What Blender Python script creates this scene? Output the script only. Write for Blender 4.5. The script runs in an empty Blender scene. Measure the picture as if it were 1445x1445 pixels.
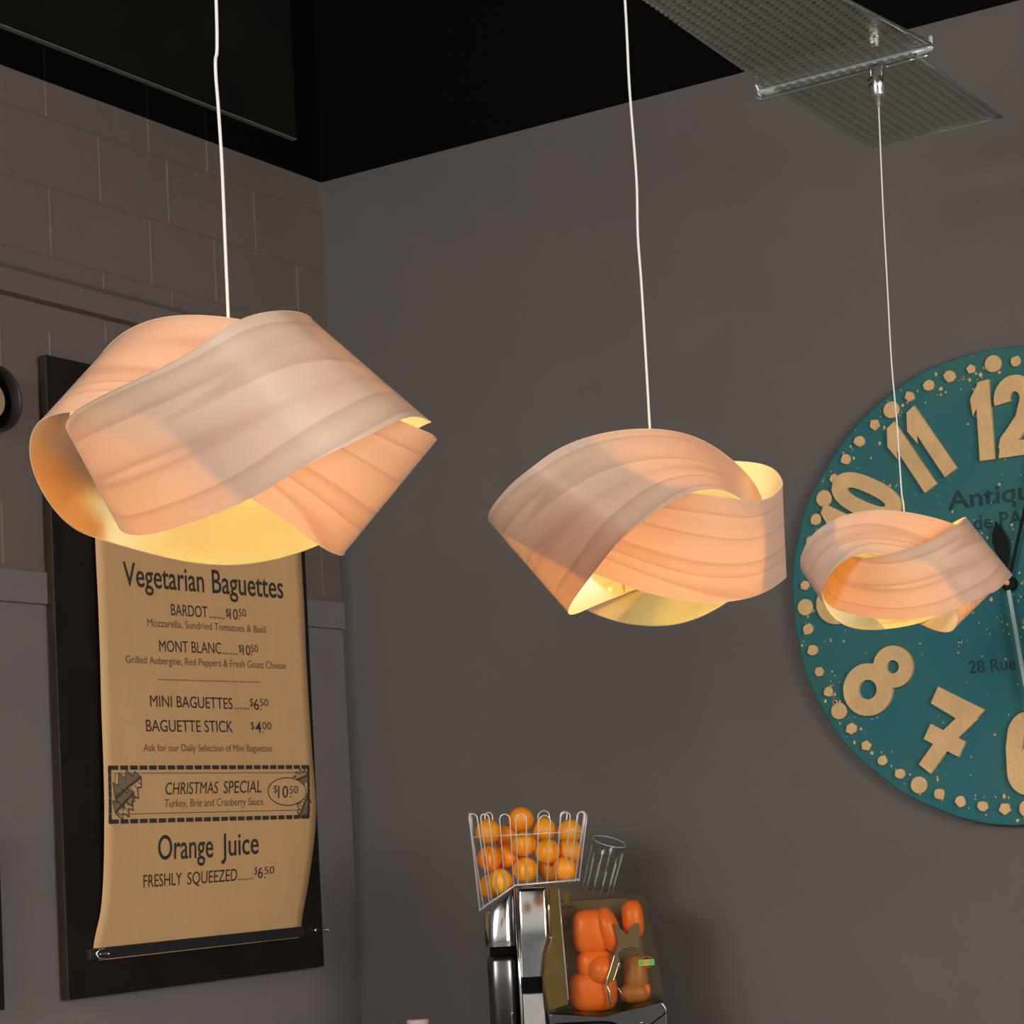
import bpy, bmesh, math, random
import numpy as np
from mathutils import Vector, Matrix

# ------------------------------------------------------------------ camera, world, lights, exposure
scene = bpy.context.scene
COL = scene.collection
PI = math.pi

CAM_YAW, CAM_PITCH, CAM_ROLL = 0.562071, 0.094583, -0.055973
CAM_LOC = Vector((4.3227, -5.8, 1.6))
cam_data = bpy.data.cameras.new('camera')
cam = bpy.data.objects.new('camera', cam_data)
COL.objects.link(cam)
_f = Vector((-math.sin(CAM_YAW) * math.cos(CAM_PITCH), math.cos(CAM_YAW) * math.cos(CAM_PITCH), math.sin(CAM_PITCH)))
_r = Vector((math.cos(CAM_YAW), math.sin(CAM_YAW), 0))
_u = _r.cross(_f)
_r2 = math.cos(CAM_ROLL) * _r + math.sin(CAM_ROLL) * _u
_u2 = -math.sin(CAM_ROLL) * _r + math.cos(CAM_ROLL) * _u
cam.matrix_world = Matrix(((_r2.x, _u2.x, -_f.x, CAM_LOC.x), (_r2.y, _u2.y, -_f.y, CAM_LOC.y), (_r2.z, _u2.z, -_f.z, CAM_LOC.z), (0, 0, 0, 1)))
cam_data.sensor_width = 36.0
cam_data.lens = 3047.56 / 1445.0 * 36.0
cam_data.shift_y = (890.0 - 722.5) / 1445.0
cam_data.clip_end = 100
scene.camera = cam
scene.cycles.diffuse_bounces = 8

scene.view_settings.view_transform = 'Standard'
scene.view_settings.look = 'None'
scene.view_settings.gamma = 1.0
scene.view_settings.use_curve_mapping = False
scene.view_settings.exposure = 0.0

world = bpy.data.worlds.new('room_ambient')
scene.world = world
world.use_nodes = True
_wn = world.node_tree.nodes; _wl = world.node_tree.links; _bg = _wn['Background']
_tc = _wn.new('ShaderNodeTexCoord'); _sx = _wn.new('ShaderNodeSeparateXYZ'); _mr = _wn.new('ShaderNodeMapRange'); _cr = _wn.new('ShaderNodeValToRGB')
_wl.new(_tc.outputs['Generated'], _sx.inputs[0]); _wl.new(_sx.outputs['Z'], _mr.inputs['Value'])
_mr.inputs['From Min'].default_value = -1; _mr.inputs['From Max'].default_value = 1
_wl.new(_mr.outputs['Result'], _cr.inputs['Fac']); _wl.new(_cr.outputs['Color'], _bg.inputs['Color'])
_e = _cr.color_ramp.elements          # invented bands for the unseen cafe, dark at the horizon for the steel's reflections
_e[0].position = .30; _e[0].color = (.42, .38, .34, 1)
_e[1].position = 1.0; _e[1].color = (.80, .74, .66, 1)
for _p, _c in ((.44, (.55, .53, .51)), (.475, (.22, .23, .24)), (.512, (.22, .23, .24)), (.53, (.95, .86, .76)), (.66, (1.1, 1.03, .95))):
    _x = _e.new(_p); _x.color = (*_c, 1)
_bg.inputs['Strength'].default_value = 0.92

def area(name, loc, target, sx, sy, power, color):
    l = bpy.data.lights.new(name, 'AREA')
    l.shape = 'RECTANGLE'; l.size = sx; l.size_y = sy; l.energy = power; l.color = color
    o = bpy.data.objects.new(name, l); COL.objects.link(o)
    o.location = loc
    o.rotation_euler = (Vector(target) - Vector(loc)).to_track_quat('-Z', 'Y').to_euler()
    return o
area('shop_window_light', (1.6, -9.3, 3.4), (2.4, -2.5, 2.0), 2.6, 2.2, 250, (1.0, 0.98, 0.97))
area('side_window_light', (8.5, -5.0, 2.6), (3.0, 0.0, 2.2), 2.5, 2.5, 260, (1.0, 0.96, 0.93))

_s = bpy.data.lights.new('ceiling_spot_light', 'SPOT'); _s.energy = 130; _s.color = (.95, .98, 1.0); _s.spot_size = math.radians(62); _s.spot_blend = 1.0; _s.shadow_soft_size = .2
_so = bpy.data.objects.new('ceiling_spot_light', _s); COL.objects.link(_so); _so.location = (.6, -1.9, 4.4)
_so.rotation_euler = (Vector((2.45, -1.6, 2.1)) - _so.location).to_track_quat('-Z', 'Y').to_euler()

# ------------------------------------------------------------------ helpers
def obj(name, bm, mats, parent=None, smooth=False, bevel=0, loc=None):
    me = bpy.data.meshes.new(name)
    bm.normal_update()
    bm.to_mesh(me); bm.free()
    if not isinstance(mats, (list, tuple)): mats = [mats]
    for m in mats: me.materials.append(m)
    if smooth:
        me.polygons.foreach_set('use_smooth', [True] * len(me.polygons))
    o = bpy.data.objects.new(name, me)
    COL.objects.link(o)
    if parent is not None: o.parent = parent
    if loc is not None: o.location = loc
    if bevel:
        b = o.modifiers.new('bevel', 'BEVEL'); b.width = bevel; b.segments = 3; b.limit_method = 'ANGLE'; b.angle_limit = 0.6
    return o

def tag(o, label=None, cat=None, group=None, kind=None):
    if label: o['label'] = label
    if cat: o['category'] = cat
    if group: o['group'] = group
    if kind: o['kind'] = kind
    return o

def thing(name, label, cat, loc=(0, 0, 0), rotz=0.0, group=None):
    o = bpy.data.objects.new(name, None); COL.objects.link(o)
    o.location = loc; o.rotation_euler = (0, 0, rotz); o.empty_display_size = .05
    return tag(o, label, cat, group)

def struct(name, bm, m):
    return tag(obj(name, bm, m), kind='structure')

def add_box(bm, lo, hi, mi=0):
    vs = [bm.verts.new((x, y, z)) for x in (lo[0], hi[0]) for y in (lo[1], hi[1]) for z in (lo[2], hi[2])]
    for f in ((0, 1, 3, 2), (4, 6, 7, 5), (0, 4, 5, 1), (2, 3, 7, 6), (0, 2, 6, 4), (1, 5, 7, 3)):
        fc = bm.faces.new([vs[i] for i in f]); fc.material_index = mi
    return vs
def box(lo, hi):
    bm = bmesh.new(); add_box(bm, lo, hi); return bm

def add_prism(bm, pts, fn, d0, d1, mi=0):
    """outline pts (a, b) extruded from d0 to d1; fn(a, b, d) -> xyz"""
    A = [bm.verts.new(fn(a, b, d0)) for a, b in pts]
    B = [bm.verts.new(fn(a, b, d1)) for a, b in pts]
    n = len(pts)
    fs = [bm.faces.new(A), bm.faces.new(B[::-1])]
    for i in range(n):
        fs.append(bm.faces.new((A[i], B[i], B[(i + 1) % n], A[(i + 1) % n])))
    for f in fs: f.material_index = mi
    bmesh.ops.recalc_face_normals(bm, faces=fs)
    return fs

def add_tube(bm, pts, r, seg=8, cap=True, mi=0, closed=False):
    pts = [Vector(p) for p in pts]
    rs = r if isinstance(r, (list, tuple)) else [r] * len(pts)
    rings = []; n = len(pts); up = None
    for i, p in enumerate(pts):
        a = pts[(i - 1) % n] if closed else pts[max(i - 1, 0)]
        b = pts[(i + 1) % n] if closed else pts[min(i + 1, n - 1)]
        t = (b - a).normalized()
        if up is None: up = t.orthogonal().normalized()
        u = (up - t * up.dot(t)); u = u.normalized() if u.length > 1e-6 else t.orthogonal().normalized(); up = u
        v = t.cross(u)
        rings.append([bm.verts.new(p + rs[i] * (math.cos(2 * PI * k / seg) * u + math.sin(2 * PI * k / seg) * v)) for k in range(seg)])
    for i in range(n if closed else n - 1):
        A, B = rings[i], rings[(i + 1) % n]
        for k in range(seg):
            f = bm.faces.new((A[k], A[(k + 1) % seg], B[(k + 1) % seg], B[k])); f.material_index = mi; f.smooth = True
    if cap and not closed:
        bm.faces.new(rings[0][::-1]).material_index = mi; bm.faces.new(rings[-1]).material_index = mi

def add_lathe(bm, prof, c=(0, 0, 0), seg=32, mi=0, axis='Z', close=True):
    rings = []
    for r, h in prof:
        ring = []
        for k in range(seg):
            a = 2 * PI * k / seg
            x, y, z = r * math.cos(a), r * math.sin(a), h
            if axis == 'Y': x, y, z = x, h, y
            if axis == 'X': x, y, z = h, x, y
            ring.append(bm.verts.new((c[0] + x, c[1] + y, c[2] + z)))
        rings.append(ring)
    fs = []
    for A, B in zip(rings, rings[1:]):
        for k in range(seg):
            f = bm.faces.new((A[k], A[(k + 1) % seg], B[(k + 1) % seg], B[k])); f.smooth = True; fs.append(f)
    if close:
        if prof[0][0] > 1e-5: fs.append(bm.faces.new(rings[0][::-1]))
        if prof[-1][0] > 1e-5: fs.append(bm.faces.new(rings[-1]))
    for f in fs: f.material_index = mi
    bmesh.ops.recalc_face_normals(bm, faces=fs)
    return fs

def add_superell(bm, c, s, e=1.0, ez=1.0, nu=28, nv=16, rot=None):
    sp = lambda v, p: math.copysign(abs(v) ** p, v)
    rows = []
    for j in range(nv + 1):
        ph = -PI / 2 + PI * j / nv; row = []
        for i in range(nu):
            th = 2 * PI * i / nu
            v = Vector((s[0] * sp(math.cos(ph), ez) * sp(math.cos(th), e), s[1] * sp(math.cos(ph), ez) * sp(math.sin(th), e), s[2] * sp(math.sin(ph), ez)))
            if rot is not None: v = rot @ v
            row.append(bm.verts.new(Vector(c) + v))
        rows.append(row)
    for A, B in zip(rows, rows[1:]):
        for i in range(nu):
            try:
                f = bm.faces.new((A[i], A[(i + 1) % nu], B[(i + 1) % nu], B[i])); f.smooth = True
            except ValueError: pass
    bmesh.ops.remove_doubles(bm, verts=bm.verts, dist=1e-6)

# ------------------------------------------------------------------ materials
def new_mat(name):
    m = bpy.data.materials.new(name); m.use_nodes = True
    nt = m.node_tree; return m, nt, nt.nodes, nt.links, nt.nodes['Principled BSDF']

def mat(name, col, rough=.6, metal=0, spec=.5, var=0, vscale=4, bump=0, bscale=60, dirt=None):
    m, nt, N, L, P = new_mat(name)
    P.inputs['Base Color'].default_value = (*col, 1); P.inputs['Roughness'].default_value = rough
    P.inputs['Metallic'].default_value = metal; P.inputs['Specular IOR Level'].default_value = spec
    tc = N.new('ShaderNodeTexCoord')
    if var:
        n = N.new('ShaderNodeTexNoise'); n.inputs['Scale'].default_value = vscale; n.inputs['Detail'].default_value = 5
        L.new(tc.outputs['Object'], n.inputs['Vector'])
        r = N.new('ShaderNodeValToRGB')
        r.color_ramp.elements[0].position = .3; r.color_ramp.elements[1].position = .7
        r.color_ramp.elements[0].color = (*[c * (1 - var) for c in col], 1)
        r.color_ramp.elements[1].color = (*[min(1, c * (1 + var)) for c in col], 1)
        L.new(n.outputs['Fac'], r.inputs['Fac']); L.new(r.outputs['Color'], P.inputs['Base Color'])
    if bump:
        n2 = N.new('ShaderNodeTexNoise'); n2.inputs['Scale'].default_value = bscale; n2.inputs['Detail'].default_value = 4
        L.new(tc.outputs['Object'], n2.inputs['Vector'])
        b = N.new('ShaderNodeBump'); b.inputs['Strength'].default_value = bump; b.inputs['Distance'].default_value = .01
        L.new(n2.outputs['Fac'], b.inputs['Height']); L.new(b.outputs['Normal'], P.inputs['Normal'])
    return m

WALL = (.125, .103, .094)
M = {}
M['wall'] = mat('taupe_paint', (.117, .100, .090), .75, var=.05, vscale=3, bump=.15, bscale=180)
M['wall_block'] = mat('brown_taupe_block_paint', (.160, .128, .109), .75, var=.07, vscale=2.2, bump=.15, bscale=120)
M['wall_side'] = mat('grey_taupe_paint', (.205, .179, .170), .75, var=.05, vscale=3, bump=.12, bscale=150)
M['joint'] = mat('mortar_joint_paint', (.225, .19, .165), .8, var=.15, vscale=9)
M['joint_dark'] = mat('bed_joint_paint', (.140, .111, .095), .8)
M['black'] = mat('black_paint', (.0020, .0019, .0018), .9, spec=.08)
M['black_green'] = mat('black_fascia_paint', (.0080, .0082, .0060), .8, spec=.12, var=.2, vscale=3)
M['edge'] = mat('fascia_edge_highlight', (.22, .225, .18), .5, metal=.2)
M['floor'] = mat('floor_tile', (.30, .25, .20), .5, var=.1)
M['chrome'] = mat('chrome', (.82, .82, .80), .12, metal=1)
M['steel'] = mat('stainless_steel', (.46, .46, .46), .12, metal=1, var=.04, vscale=6)
M['steel_dark'] = mat('dark_stainless_steel', (.13, .13, .13), .25, metal=1, var=.08, vscale=5)
M['steel_light'] = mat('brushed_steel', (.55, .53, .52), .32, metal=1, var=.06, vscale=20)
M['slot'] = mat('black_plastic', (.004, .004, .004), .8, spec=.05)
M['white_cord'] = mat('white_cord', (.72, .70, .67), .5)
M['dark_wood'] = mat('dark_stained_wood', (.0135, .0095, .0075), .5, var=.25, vscale=6, spec=.3)
M['wood_edge'] = mat('brown_wood_edge', (.036, .020, .012), .5, var=.3, vscale=8, spec=.3)
M['ink'] = mat('black_ink', (.045, .036, .028), .8)
M['ink_soft'] = mat('grey_ink', (.150, .100, .058), .8)
M['leaf_ink'] = mat('grey_leaf_ink', (.23, .165, .095), .8)
M['ink_mid'] = mat('soft_black_ink', (.075, .058, .042), .8)
M['cream'] = mat('cream_paint', (.64, .41, .18), .65, var=.10, vscale=14, bump=.3, bscale=70)
M['clock_text'] = mat('faded_black_lettering', (.009, .040, .042), .8, var=.3, vscale=40)
M['hand'] = mat('blackened_hand', (.010, .014, .011), .8, spec=.1)
M['hand_steel'] = mat('grey_steel_hand', (.30, .36, .38), .4, metal=.5)
M['drum'] = mat('orange_plastic', (.95, .20, .008), .35)
M['drum_dark'] = mat('dark_red_plastic', (.10, .022, .010), .5)
M['pulp'] = mat('amber_plastic', (.42, .17, .03), .4)
M['blade'] = mat('grey_plastic', (.13, .11, .08), .5)
M['green'] = mat('green_sticker', (.09, .55, .08), .5)
M['red'] = mat('red_sticker', (.65, .10, .04), .5)
M['yellow'] = mat('yellow_sticker', (.80, .50, .06), .5)
M['paper_cup'] = mat('pale_pink_paper', (.55, .42, .37), .7)
M['wire'] = mat('steel_wire', (.80, .79, .77), .35, metal=.5)
M['black_metal'] = mat('black_metal', (.02, .02, .02), .5)
M['cream_disc'] = mat('cream_disc', (.58, .42, .26), .6)
M['brown_ring'] = mat('brown_ring', (.030, .019, .015), .45)

def paper_mat():
    m, nt, N, L, P = new_mat('brown_kraft_paper')
    tc = N.new('ShaderNodeTexCoord'); mp = N.new('ShaderNodeMapping'); mp.inputs['Scale'].default_value = (1, 1.6, .8)
    L.new(tc.outputs['Object'], mp.inputs['Vector'])
    n = N.new('ShaderNodeTexNoise'); n.inputs['Scale'].default_value = 3; n.inputs['Detail'].default_value = 4
    L.new(mp.outputs['Vector'], n.inputs['Vector'])
    r = N.new('ShaderNodeValToRGB'); r.color_ramp.elements[0].position = .32; r.color_ramp.elements[1].position = .68
    r.color_ramp.elements[0].color = (.68, .405, .185, 1); r.color_ramp.elements[1].color = (.73, .445, .21, 1)
    L.new(n.outputs['Fac'], r.inputs['Fac']); L.new(r.outputs['Color'], P.inputs['Base Color'])
    P.inputs['Roughness'].default_value = .75; P.inputs['Specular IOR Level'].default_value = .2
    b = N.new('ShaderNodeBump'); b.inputs['Strength'].default_value = .10; b.inputs['Distance'].default_value = .02
    n2 = N.new('ShaderNodeTexNoise'); n2.inputs['Scale'].default_value = 9; n2.inputs['Detail'].default_value = 3
    L.new(mp.outputs['Vector'], n2.inputs['Vector']); L.new(n2.outputs['Fac'], b.inputs['Height']); L.new(b.outputs['Normal'], P.inputs['Normal'])
    return m
M['paper'] = paper_mat()

def veneer_mat():
    """thin beech veneer: pale when lit from the room, glowing orange where the bulb shines through"""
    m, nt, N, L, P = new_mat('beech_veneer')
    N.remove(P); out = N['Material Output']
    uv = N.new('ShaderNodeUVMap')
    mp = N.new('ShaderNodeMapping'); mp.inputs['Scale'].default_value = (.75, 11.0, 1)
    L.new(uv.outputs['UV'], mp.inputs['Vector'])
    n1 = N.new('ShaderNodeTexNoise'); n1.inputs['Scale'].default_value = 1.0; n1.inputs['Detail'].default_value = 1; n1.inputs['Distortion'].default_value = .15
    L.new(mp.outputs['Vector'], n1.inputs['Vector'])
    # growth rings: iso-lines of the stretched noise
    mul = N.new('ShaderNodeMath'); mul.operation = 'MULTIPLY'; mul.inputs[1].default_value = 7.0
    L.new(n1.outputs['Fac'], mul.inputs[0])
    fr = N.new('ShaderNodeMath'); fr.operation = 'FRACT'; L.new(mul.outputs[0], fr.inputs[0])
    ring = N.new('ShaderNodeValToRGB')
    e = ring.color_ramp.elements
    e[0].position = 0; e[0].color = (0, 0, 0, 1); e[1].position = 1; e[1].color = (.10, .10, .10, 1)
    x = ring.color_ramp.elements.new(.70); x.color = (.30, .30, .30, 1)
    x = ring.color_ramp.elements.new(.93); x.color = (1, 1, 1, 1)
    L.new(fr.outputs[0], ring.inputs['Fac'])
    mp2 = N.new('ShaderNodeMapping'); mp2.inputs['Scale'].default_value = (7, 330, 1); L.new(uv.outputs['UV'], mp2.inputs['Vector'])
    n2 = N.new('ShaderNodeTexNoise'); n2.inputs['Scale'].default_value = 1; n2.inputs['Detail'].default_value = 2; L.new(mp2.outputs['Vector'], n2.inputs['Vector'])
    add = N.new('ShaderNodeMath'); add.operation = 'MULTIPLY_ADD'; add.inputs[1].default_value = .22
    L.new(n2.outputs['Fac'], add.inputs[0]); L.new(ring.outputs['Color'], add.inputs[2])
    def mix(a, b):
        c = N.new('ShaderNodeMix'); c.data_type = 'RGBA'; c.inputs[6].default_value = (*a, 1); c.inputs[7].default_value = (*b, 1)
        L.new(add.outputs[0], c.inputs[0]); return c.outputs[2]
    d = N.new('ShaderNodeBsdfDiffuse'); L.new(mix((.74, .65, .525), (.62, .505, .385)), d.inputs['Color'])
    t = N.new('ShaderNodeBsdfTranslucent'); L.new(mix((.80, .32, .045), (.60, .20, .02)), t.inputs['Color'])
    s1 = N.new('ShaderNodeMixShader'); s1.inputs['Fac'].default_value = .36
    L.new(d.outputs[0], s1.inputs[1]); L.new(t.outputs[0], s1.inputs[2])
    g = N.new('ShaderNodeBsdfGlossy'); g.inputs['Roughness'].default_value = .38; g.inputs['Color'].default_value = (1, 1, 1, 1)
    fz = N.new('ShaderNodeFresnel'); fz.inputs['IOR'].default_value = 1.3
    s2 = N.new('ShaderNodeMixShader'); L.new(fz.outputs[0], s2.inputs['Fac']); L.new(s1.outputs[0], s2.inputs[1]); L.new(g.outputs[0], s2.inputs[2])
    L.new(s2.outputs[0], out.inputs['Surface'])
    return m
M['veneer'] = veneer_mat()
M['veneer_edge'] = mat('veneer_edge', (.80, .62, .46), .6)
M['rivet'] = mat('pale_rivet', (.9, .86, .74), .4)
M['burn'] = mat('burnt_mark', (.30, .09, .02), .7)

def bulb_mat():
    m, nt, N, L, P = new_mat('lit_bulb')
    P.inputs['Emission Color'].default_value = (1, .72, .17, 1); P.inputs['Emission Strength'].default_value = 38
    P.inputs['Base Color'].default_value = (.9, .9, .9, 1)
    return m
M['bulb'] = bulb_mat()

def clock_mat():
    m, nt, N, L, P = new_mat('weathered_teal_paint')
    tc = N.new('ShaderNodeTexCoord')
    n = N.new('ShaderNodeTexNoise'); n.inputs['Scale'].default_value = 2.2; n.inputs['Detail'].default_value = 6; n.inputs['Roughness'].default_value = .6
    L.new(tc.outputs['Object'], n.inputs['Vector'])
    r = N.new('ShaderNodeValToRGB'); r.color_ramp.elements[0].position = .35; r.color_ramp.elements[1].position = .65
    r.color_ramp.elements[0].color = (.040, .138, .118, 1); r.color_ramp.elements[1].color = (.019, .130, .158, 1)
    L.new(n.outputs['Fac'], r.inputs['Fac'])
    n2 = N.new('ShaderNodeTexNoise'); n2.inputs['Scale'].default_value = 55; n2.inputs['Detail'].default_value = 3
    L.new(tc.outputs['Object'], n2.inputs['Vector'])
    r2 = N.new('ShaderNodeValToRGB'); r2.color_ramp.elements[0].position = .70; r2.color_ramp.elements[1].position = .76
    L.new(n2.outputs['Fac'], r2.inputs['Fac'])
    mx = N.new('ShaderNodeMix'); mx.data_type = 'RGBA'; mx.inputs[7].default_value = (.50, .40, .24, 1)
    L.new(r2.outputs['Color'], mx.inputs[0]); L.new(r.outputs['Color'], mx.inputs[6]); L.new(mx.outputs[2], P.inputs['Base Color'])
    P.inputs['Roughness'].default_value = .7; P.inputs['Specular IOR Level'].default_value = .2
    b = N.new('ShaderNodeBump'); b.inputs['Strength'].default_value = .3; b.inputs['Distance'].default_value = .01
    L.new(n.outputs['Fac'], b.inputs['Height']); L.new(b.outputs['Normal'], P.inputs['Normal'])
    return m
M['teal'] = clock_mat()

def clear_mat(name, tint, refl=.08, haze=0, haze_col=(.5, .5, .45), rough=.05, fres=.7):
    m, nt, N, L, P = new_mat(name); N.remove(P); out = N['Material Output']
    t = N.new('ShaderNodeBsdfTransparent'); t.inputs['Color'].default_value = (*tint, 1)
    last = t.outputs[0]
    if haze:
        d = N.new('ShaderNodeBsdfDiffuse'); d.inputs['Color'].default_value = (*haze_col, 1)
        tr = N.new('ShaderNodeBsdfTranslucent'); tr.inputs['Color'].default_value = (*haze_col, 1)
        a = N.new('ShaderNodeMixShader'); L.new(d.outputs[0], a.inputs[1]); L.new(tr.outputs[0], a.inputs[2])
        b = N.new('ShaderNodeMixShader'); b.inputs['Fac'].default_value = haze
        L.new(last, b.inputs[1]); L.new(a.outputs[0], b.inputs[2]); last = b.outputs[0]
    g = N.new('ShaderNodeBsdfGlossy'); g.inputs['Roughness'].default_value = rough
    lw = N.new('ShaderNodeLayerWeight'); lw.inputs['Blend'].default_value = .25
    mu = N.new('ShaderNodeMath'); mu.operation = 'MULTIPLY_ADD'; mu.inputs[1].default_value = fres; mu.inputs[2].default_value = refl
    L.new(lw.outputs['Fresnel'], mu.inputs[0])
    s = N.new('ShaderNodeMixShader'); L.new(mu.outputs[0], s.inputs['Fac']); L.new(last, s.inputs[1]); L.new(g.outputs[0], s.inputs[2])
    L.new(s.outputs[0], out.inputs['Surface'])
    return m
M['amber'] = clear_mat('amber_clear_plastic', (.95, .85, .66), refl=.02, haze=.05, haze_col=(.45, .34, .12))
M['amber_edge'] = clear_mat('amber_plastic_edge', (.75, .65, .30), refl=.06, haze=.42, haze_col=(.42, .36, .12))
M['glass'] = clear_mat('clear_glass', (.985, .99, .99), refl=.015, rough=.03, fres=.25)
M['glass_edge'] = clear_mat('highlit_glass_edge', (.85, .92, .88), refl=.22, haze=.9, haze_col=(.90, .97, .93), rough=.15)  # whitish haze paints the highlights along glass ribs, rims and lips
M['bar_clear'] = clear_mat('clear_bar', (.70, .80, .75), refl=.25, haze=.35, haze_col=(.50, .58, .53), rough=.1)

def tray_mat(name, haze, haze_col, tint=(.86, .88, .84)):
    m = clear_mat(name, tint, refl=.05, haze=haze, haze_col=haze_col, rough=.2)
    nt = m.node_tree; N, L = nt.nodes, nt.links; out = N['Material Output']
    surf = out.inputs['Surface'].links[0].from_socket
    tc = N.new('ShaderNodeTexCoord'); sx = N.new('ShaderNodeSeparateXYZ'); L.new(tc.outputs['Object'], sx.inputs[0])
    def M2(op, a, b=None, c=None):
        n = N.new('ShaderNodeMath'); n.operation = op
        for i, v in enumerate((a, b, c)):
            if v is None: continue
            if isinstance(v, (int, float)): n.inputs[i].default_value = v
            else: L.new(v, n.inputs[i])
        return n.outputs[0]
    px = M2('SUBTRACT', M2('FRACT', M2('DIVIDE', sx.outputs['X'], .0265)), .5)
    py = M2('SUBTRACT', M2('FRACT', M2('DIVIDE', sx.outputs['Y'], .0235)), .5)
    dx = M2('MULTIPLY', px, .0265); dy = M2('MULTIPLY', py, .0235)
    r = M2('SQRT', M2('ADD', M2('MULTIPLY', dx, dx), M2('MULTIPLY', dy, dy)))
    hole = M2('LESS_THAN', r, .0062)
    tr = N.new('ShaderNodeBsdfTransparent')
    s = N.new('ShaderNodeMixShader'); L.new(hole, s.inputs['Fac']); L.new(surf, s.inputs[1]); L.new(tr.outputs[0], s.inputs[2])
    L.new(s.outputs[0], out.inputs['Surface'])
    return m
M['tray'] = tray_mat('perforated_hazy_plastic', .50, (.50, .50, .44))
M['tray_far'] = tray_mat('perforated_clear_plastic', .11, (.50, .50, .44), (.95, .96, .94))

def orange_mat():
    m, nt, N, L, P = new_mat('orange_peel')
    oi = N.new('ShaderNodeObjectInfo')
    r = N.new('ShaderNodeValToRGB'); r.color_ramp.elements[0].color = (.95, .26, .008, 1); r.color_ramp.elements[1].color = (.98, .43, .016, 1)
    L.new(oi.outputs['Random'], r.inputs['Fac']); L.new(r.outputs['Color'], P.inputs['Base Color'])
    P.inputs['Roughness'].default_value = .42
    tc = N.new('ShaderNodeTexCoord'); n = N.new('ShaderNodeTexNoise'); n.inputs['Scale'].default_value = 260; n.inputs['Detail'].default_value = 2
    L.new(tc.outputs['Object'], n.inputs['Vector'])
    b = N.new('ShaderNodeBump'); b.inputs['Strength'].default_value = .25; b.inputs['Distance'].default_value = .002
    L.new(n.outputs['Fac'], b.inputs['Height']); L.new(b.outputs['Normal'], P.inputs['Normal'])
    return m
M['orange'] = orange_mat()

# ------------------------------------------------------------------ room shell
# left wall lies in the plane x = 0, back wall in y = 0, corner at the origin
PAINT_Z = 3.859           # above this both walls are painted black
LEDGE = (3.187, 3.276); RAIL = (2.318, 2.413)
bm = bmesh.new()
add_box(bm, (-.15, -9.5, 0), (0, 0, RAIL[0]), 0)
add_box(bm, (-.15, -9.5, RAIL[0]), (0, 0, PAINT_Z), 1)
add_box(bm, (-.15, -9.5, PAINT_Z), (0, 0, 4.75), 2)
# vertical mortar joints of the blockwork, slightly proud, course by course
A_J = [-1.10, -.795, -.371]; B_J = [-1.315, -.886, -.583, -.16]
courses = [(2.42, 2.60, [-1.545, -.10, -.55]), (2.91, 3.115, [-1.335, -.905, -.60]), (3.115, 3.186, [-1.10, -.80, -.38]),
           (3.277, 3.333, A_J), (3.333, 3.541, B_J), (3.541, 3.750, A_J), (3.750, 3.858, [-1.315, -.875, -.60])]
more = [-1.74, -2.165, -2.59, -3.01, -3.44, -3.86, -4.29]
for k, (z0, z1, js) in enumerate(courses):
    for y in js + [m + (.21 if k % 2 else 0) for m in more]:
        add_box(bm, (-.002, y - .0028, z0 + .004), (.0012, y + .0028, z1 - .004), 3)
for z in (3.333, 3.541, 3.750):
    add_box(bm, (-.002, -9.4, z - .003), (.0006, -.002, z + .003), 4)
for y in [-.875, -.60, -1.315]:
    add_box(bm, (-.002, y - .003, PAINT_Z + .003), (.001, y + .003, 3.96), 5)
wl = struct('wall_left', bm, [M['wall_side'], M['wall_block'], M['black'], M['joint'], M['joint_dark'], M['black_green']])
bm = bmesh.new()
add_box(bm, (-.15, 0, 0), (9.0, .15, PAINT_Z), 0)
add_box(bm, (-.15, 0, PAINT_Z), (9.0, .15, 4.75), 1)
struct('wall_back', bm, [M['wall'], M['black']])
bm = bmesh.new(); add_box(bm, (-.15, -9.5, 4.75), (9.0, .15, 4.85)); struct('ceiling', bm, M['black'])
bm = bmesh.new(); add_box(bm, (-.15, -9.5, -.1), (9.0, .15, 0)); struct('floor', bm, M['floor'])
# raised ledges along the left wall and the black fascia board with a pale strip painting the light on its edge
bm = bmesh.new(); add_prism(bm, [(0, LEDGE[0]), (.030, LEDGE[0] + .004), (.030, LEDGE[1] - .02), (.012, LEDGE[1]), (0, LEDGE[1])], lambda a, b, d: (a, d, b), -9.4, -.001)
struct('trim_1', bm, M['wall_block'])
bm = bmesh.new(); add_prism(bm, [(0, RAIL[0]), (.012, RAIL[0] + .002), (.014, RAIL[1] - .004), (0, RAIL[1])], lambda a, b, d: (a, d, b), -9.4, -.001)
struct('trim_2', bm, M['wall_side'])
bm = bmesh.new(); add_box(bm, (0, -9.4, 3.972), (.018, -.150, 4.74), 0); add_box(bm, (0, -9.4, 3.9682), (.0190, -.150, 3.9715), 1)
struct('trim_3', bm, [M['black_green'], M['edge']])

# ------------------------------------------------------------------ counter carrying the juicer (below the frame)
t = thing('serving_counter', 'serving counter under the orange juicer by the back wall', 'counter', (1.15, -.42, 0))
obj('worktop', box((-.95, -.42, .86), (1.0, .415, .90)), M['steel_light'], t, bevel=.004)
obj('front_panel', box((-.92, -.38, .0), (.97, .41, .86)), M['dark_wood'], t)

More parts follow.
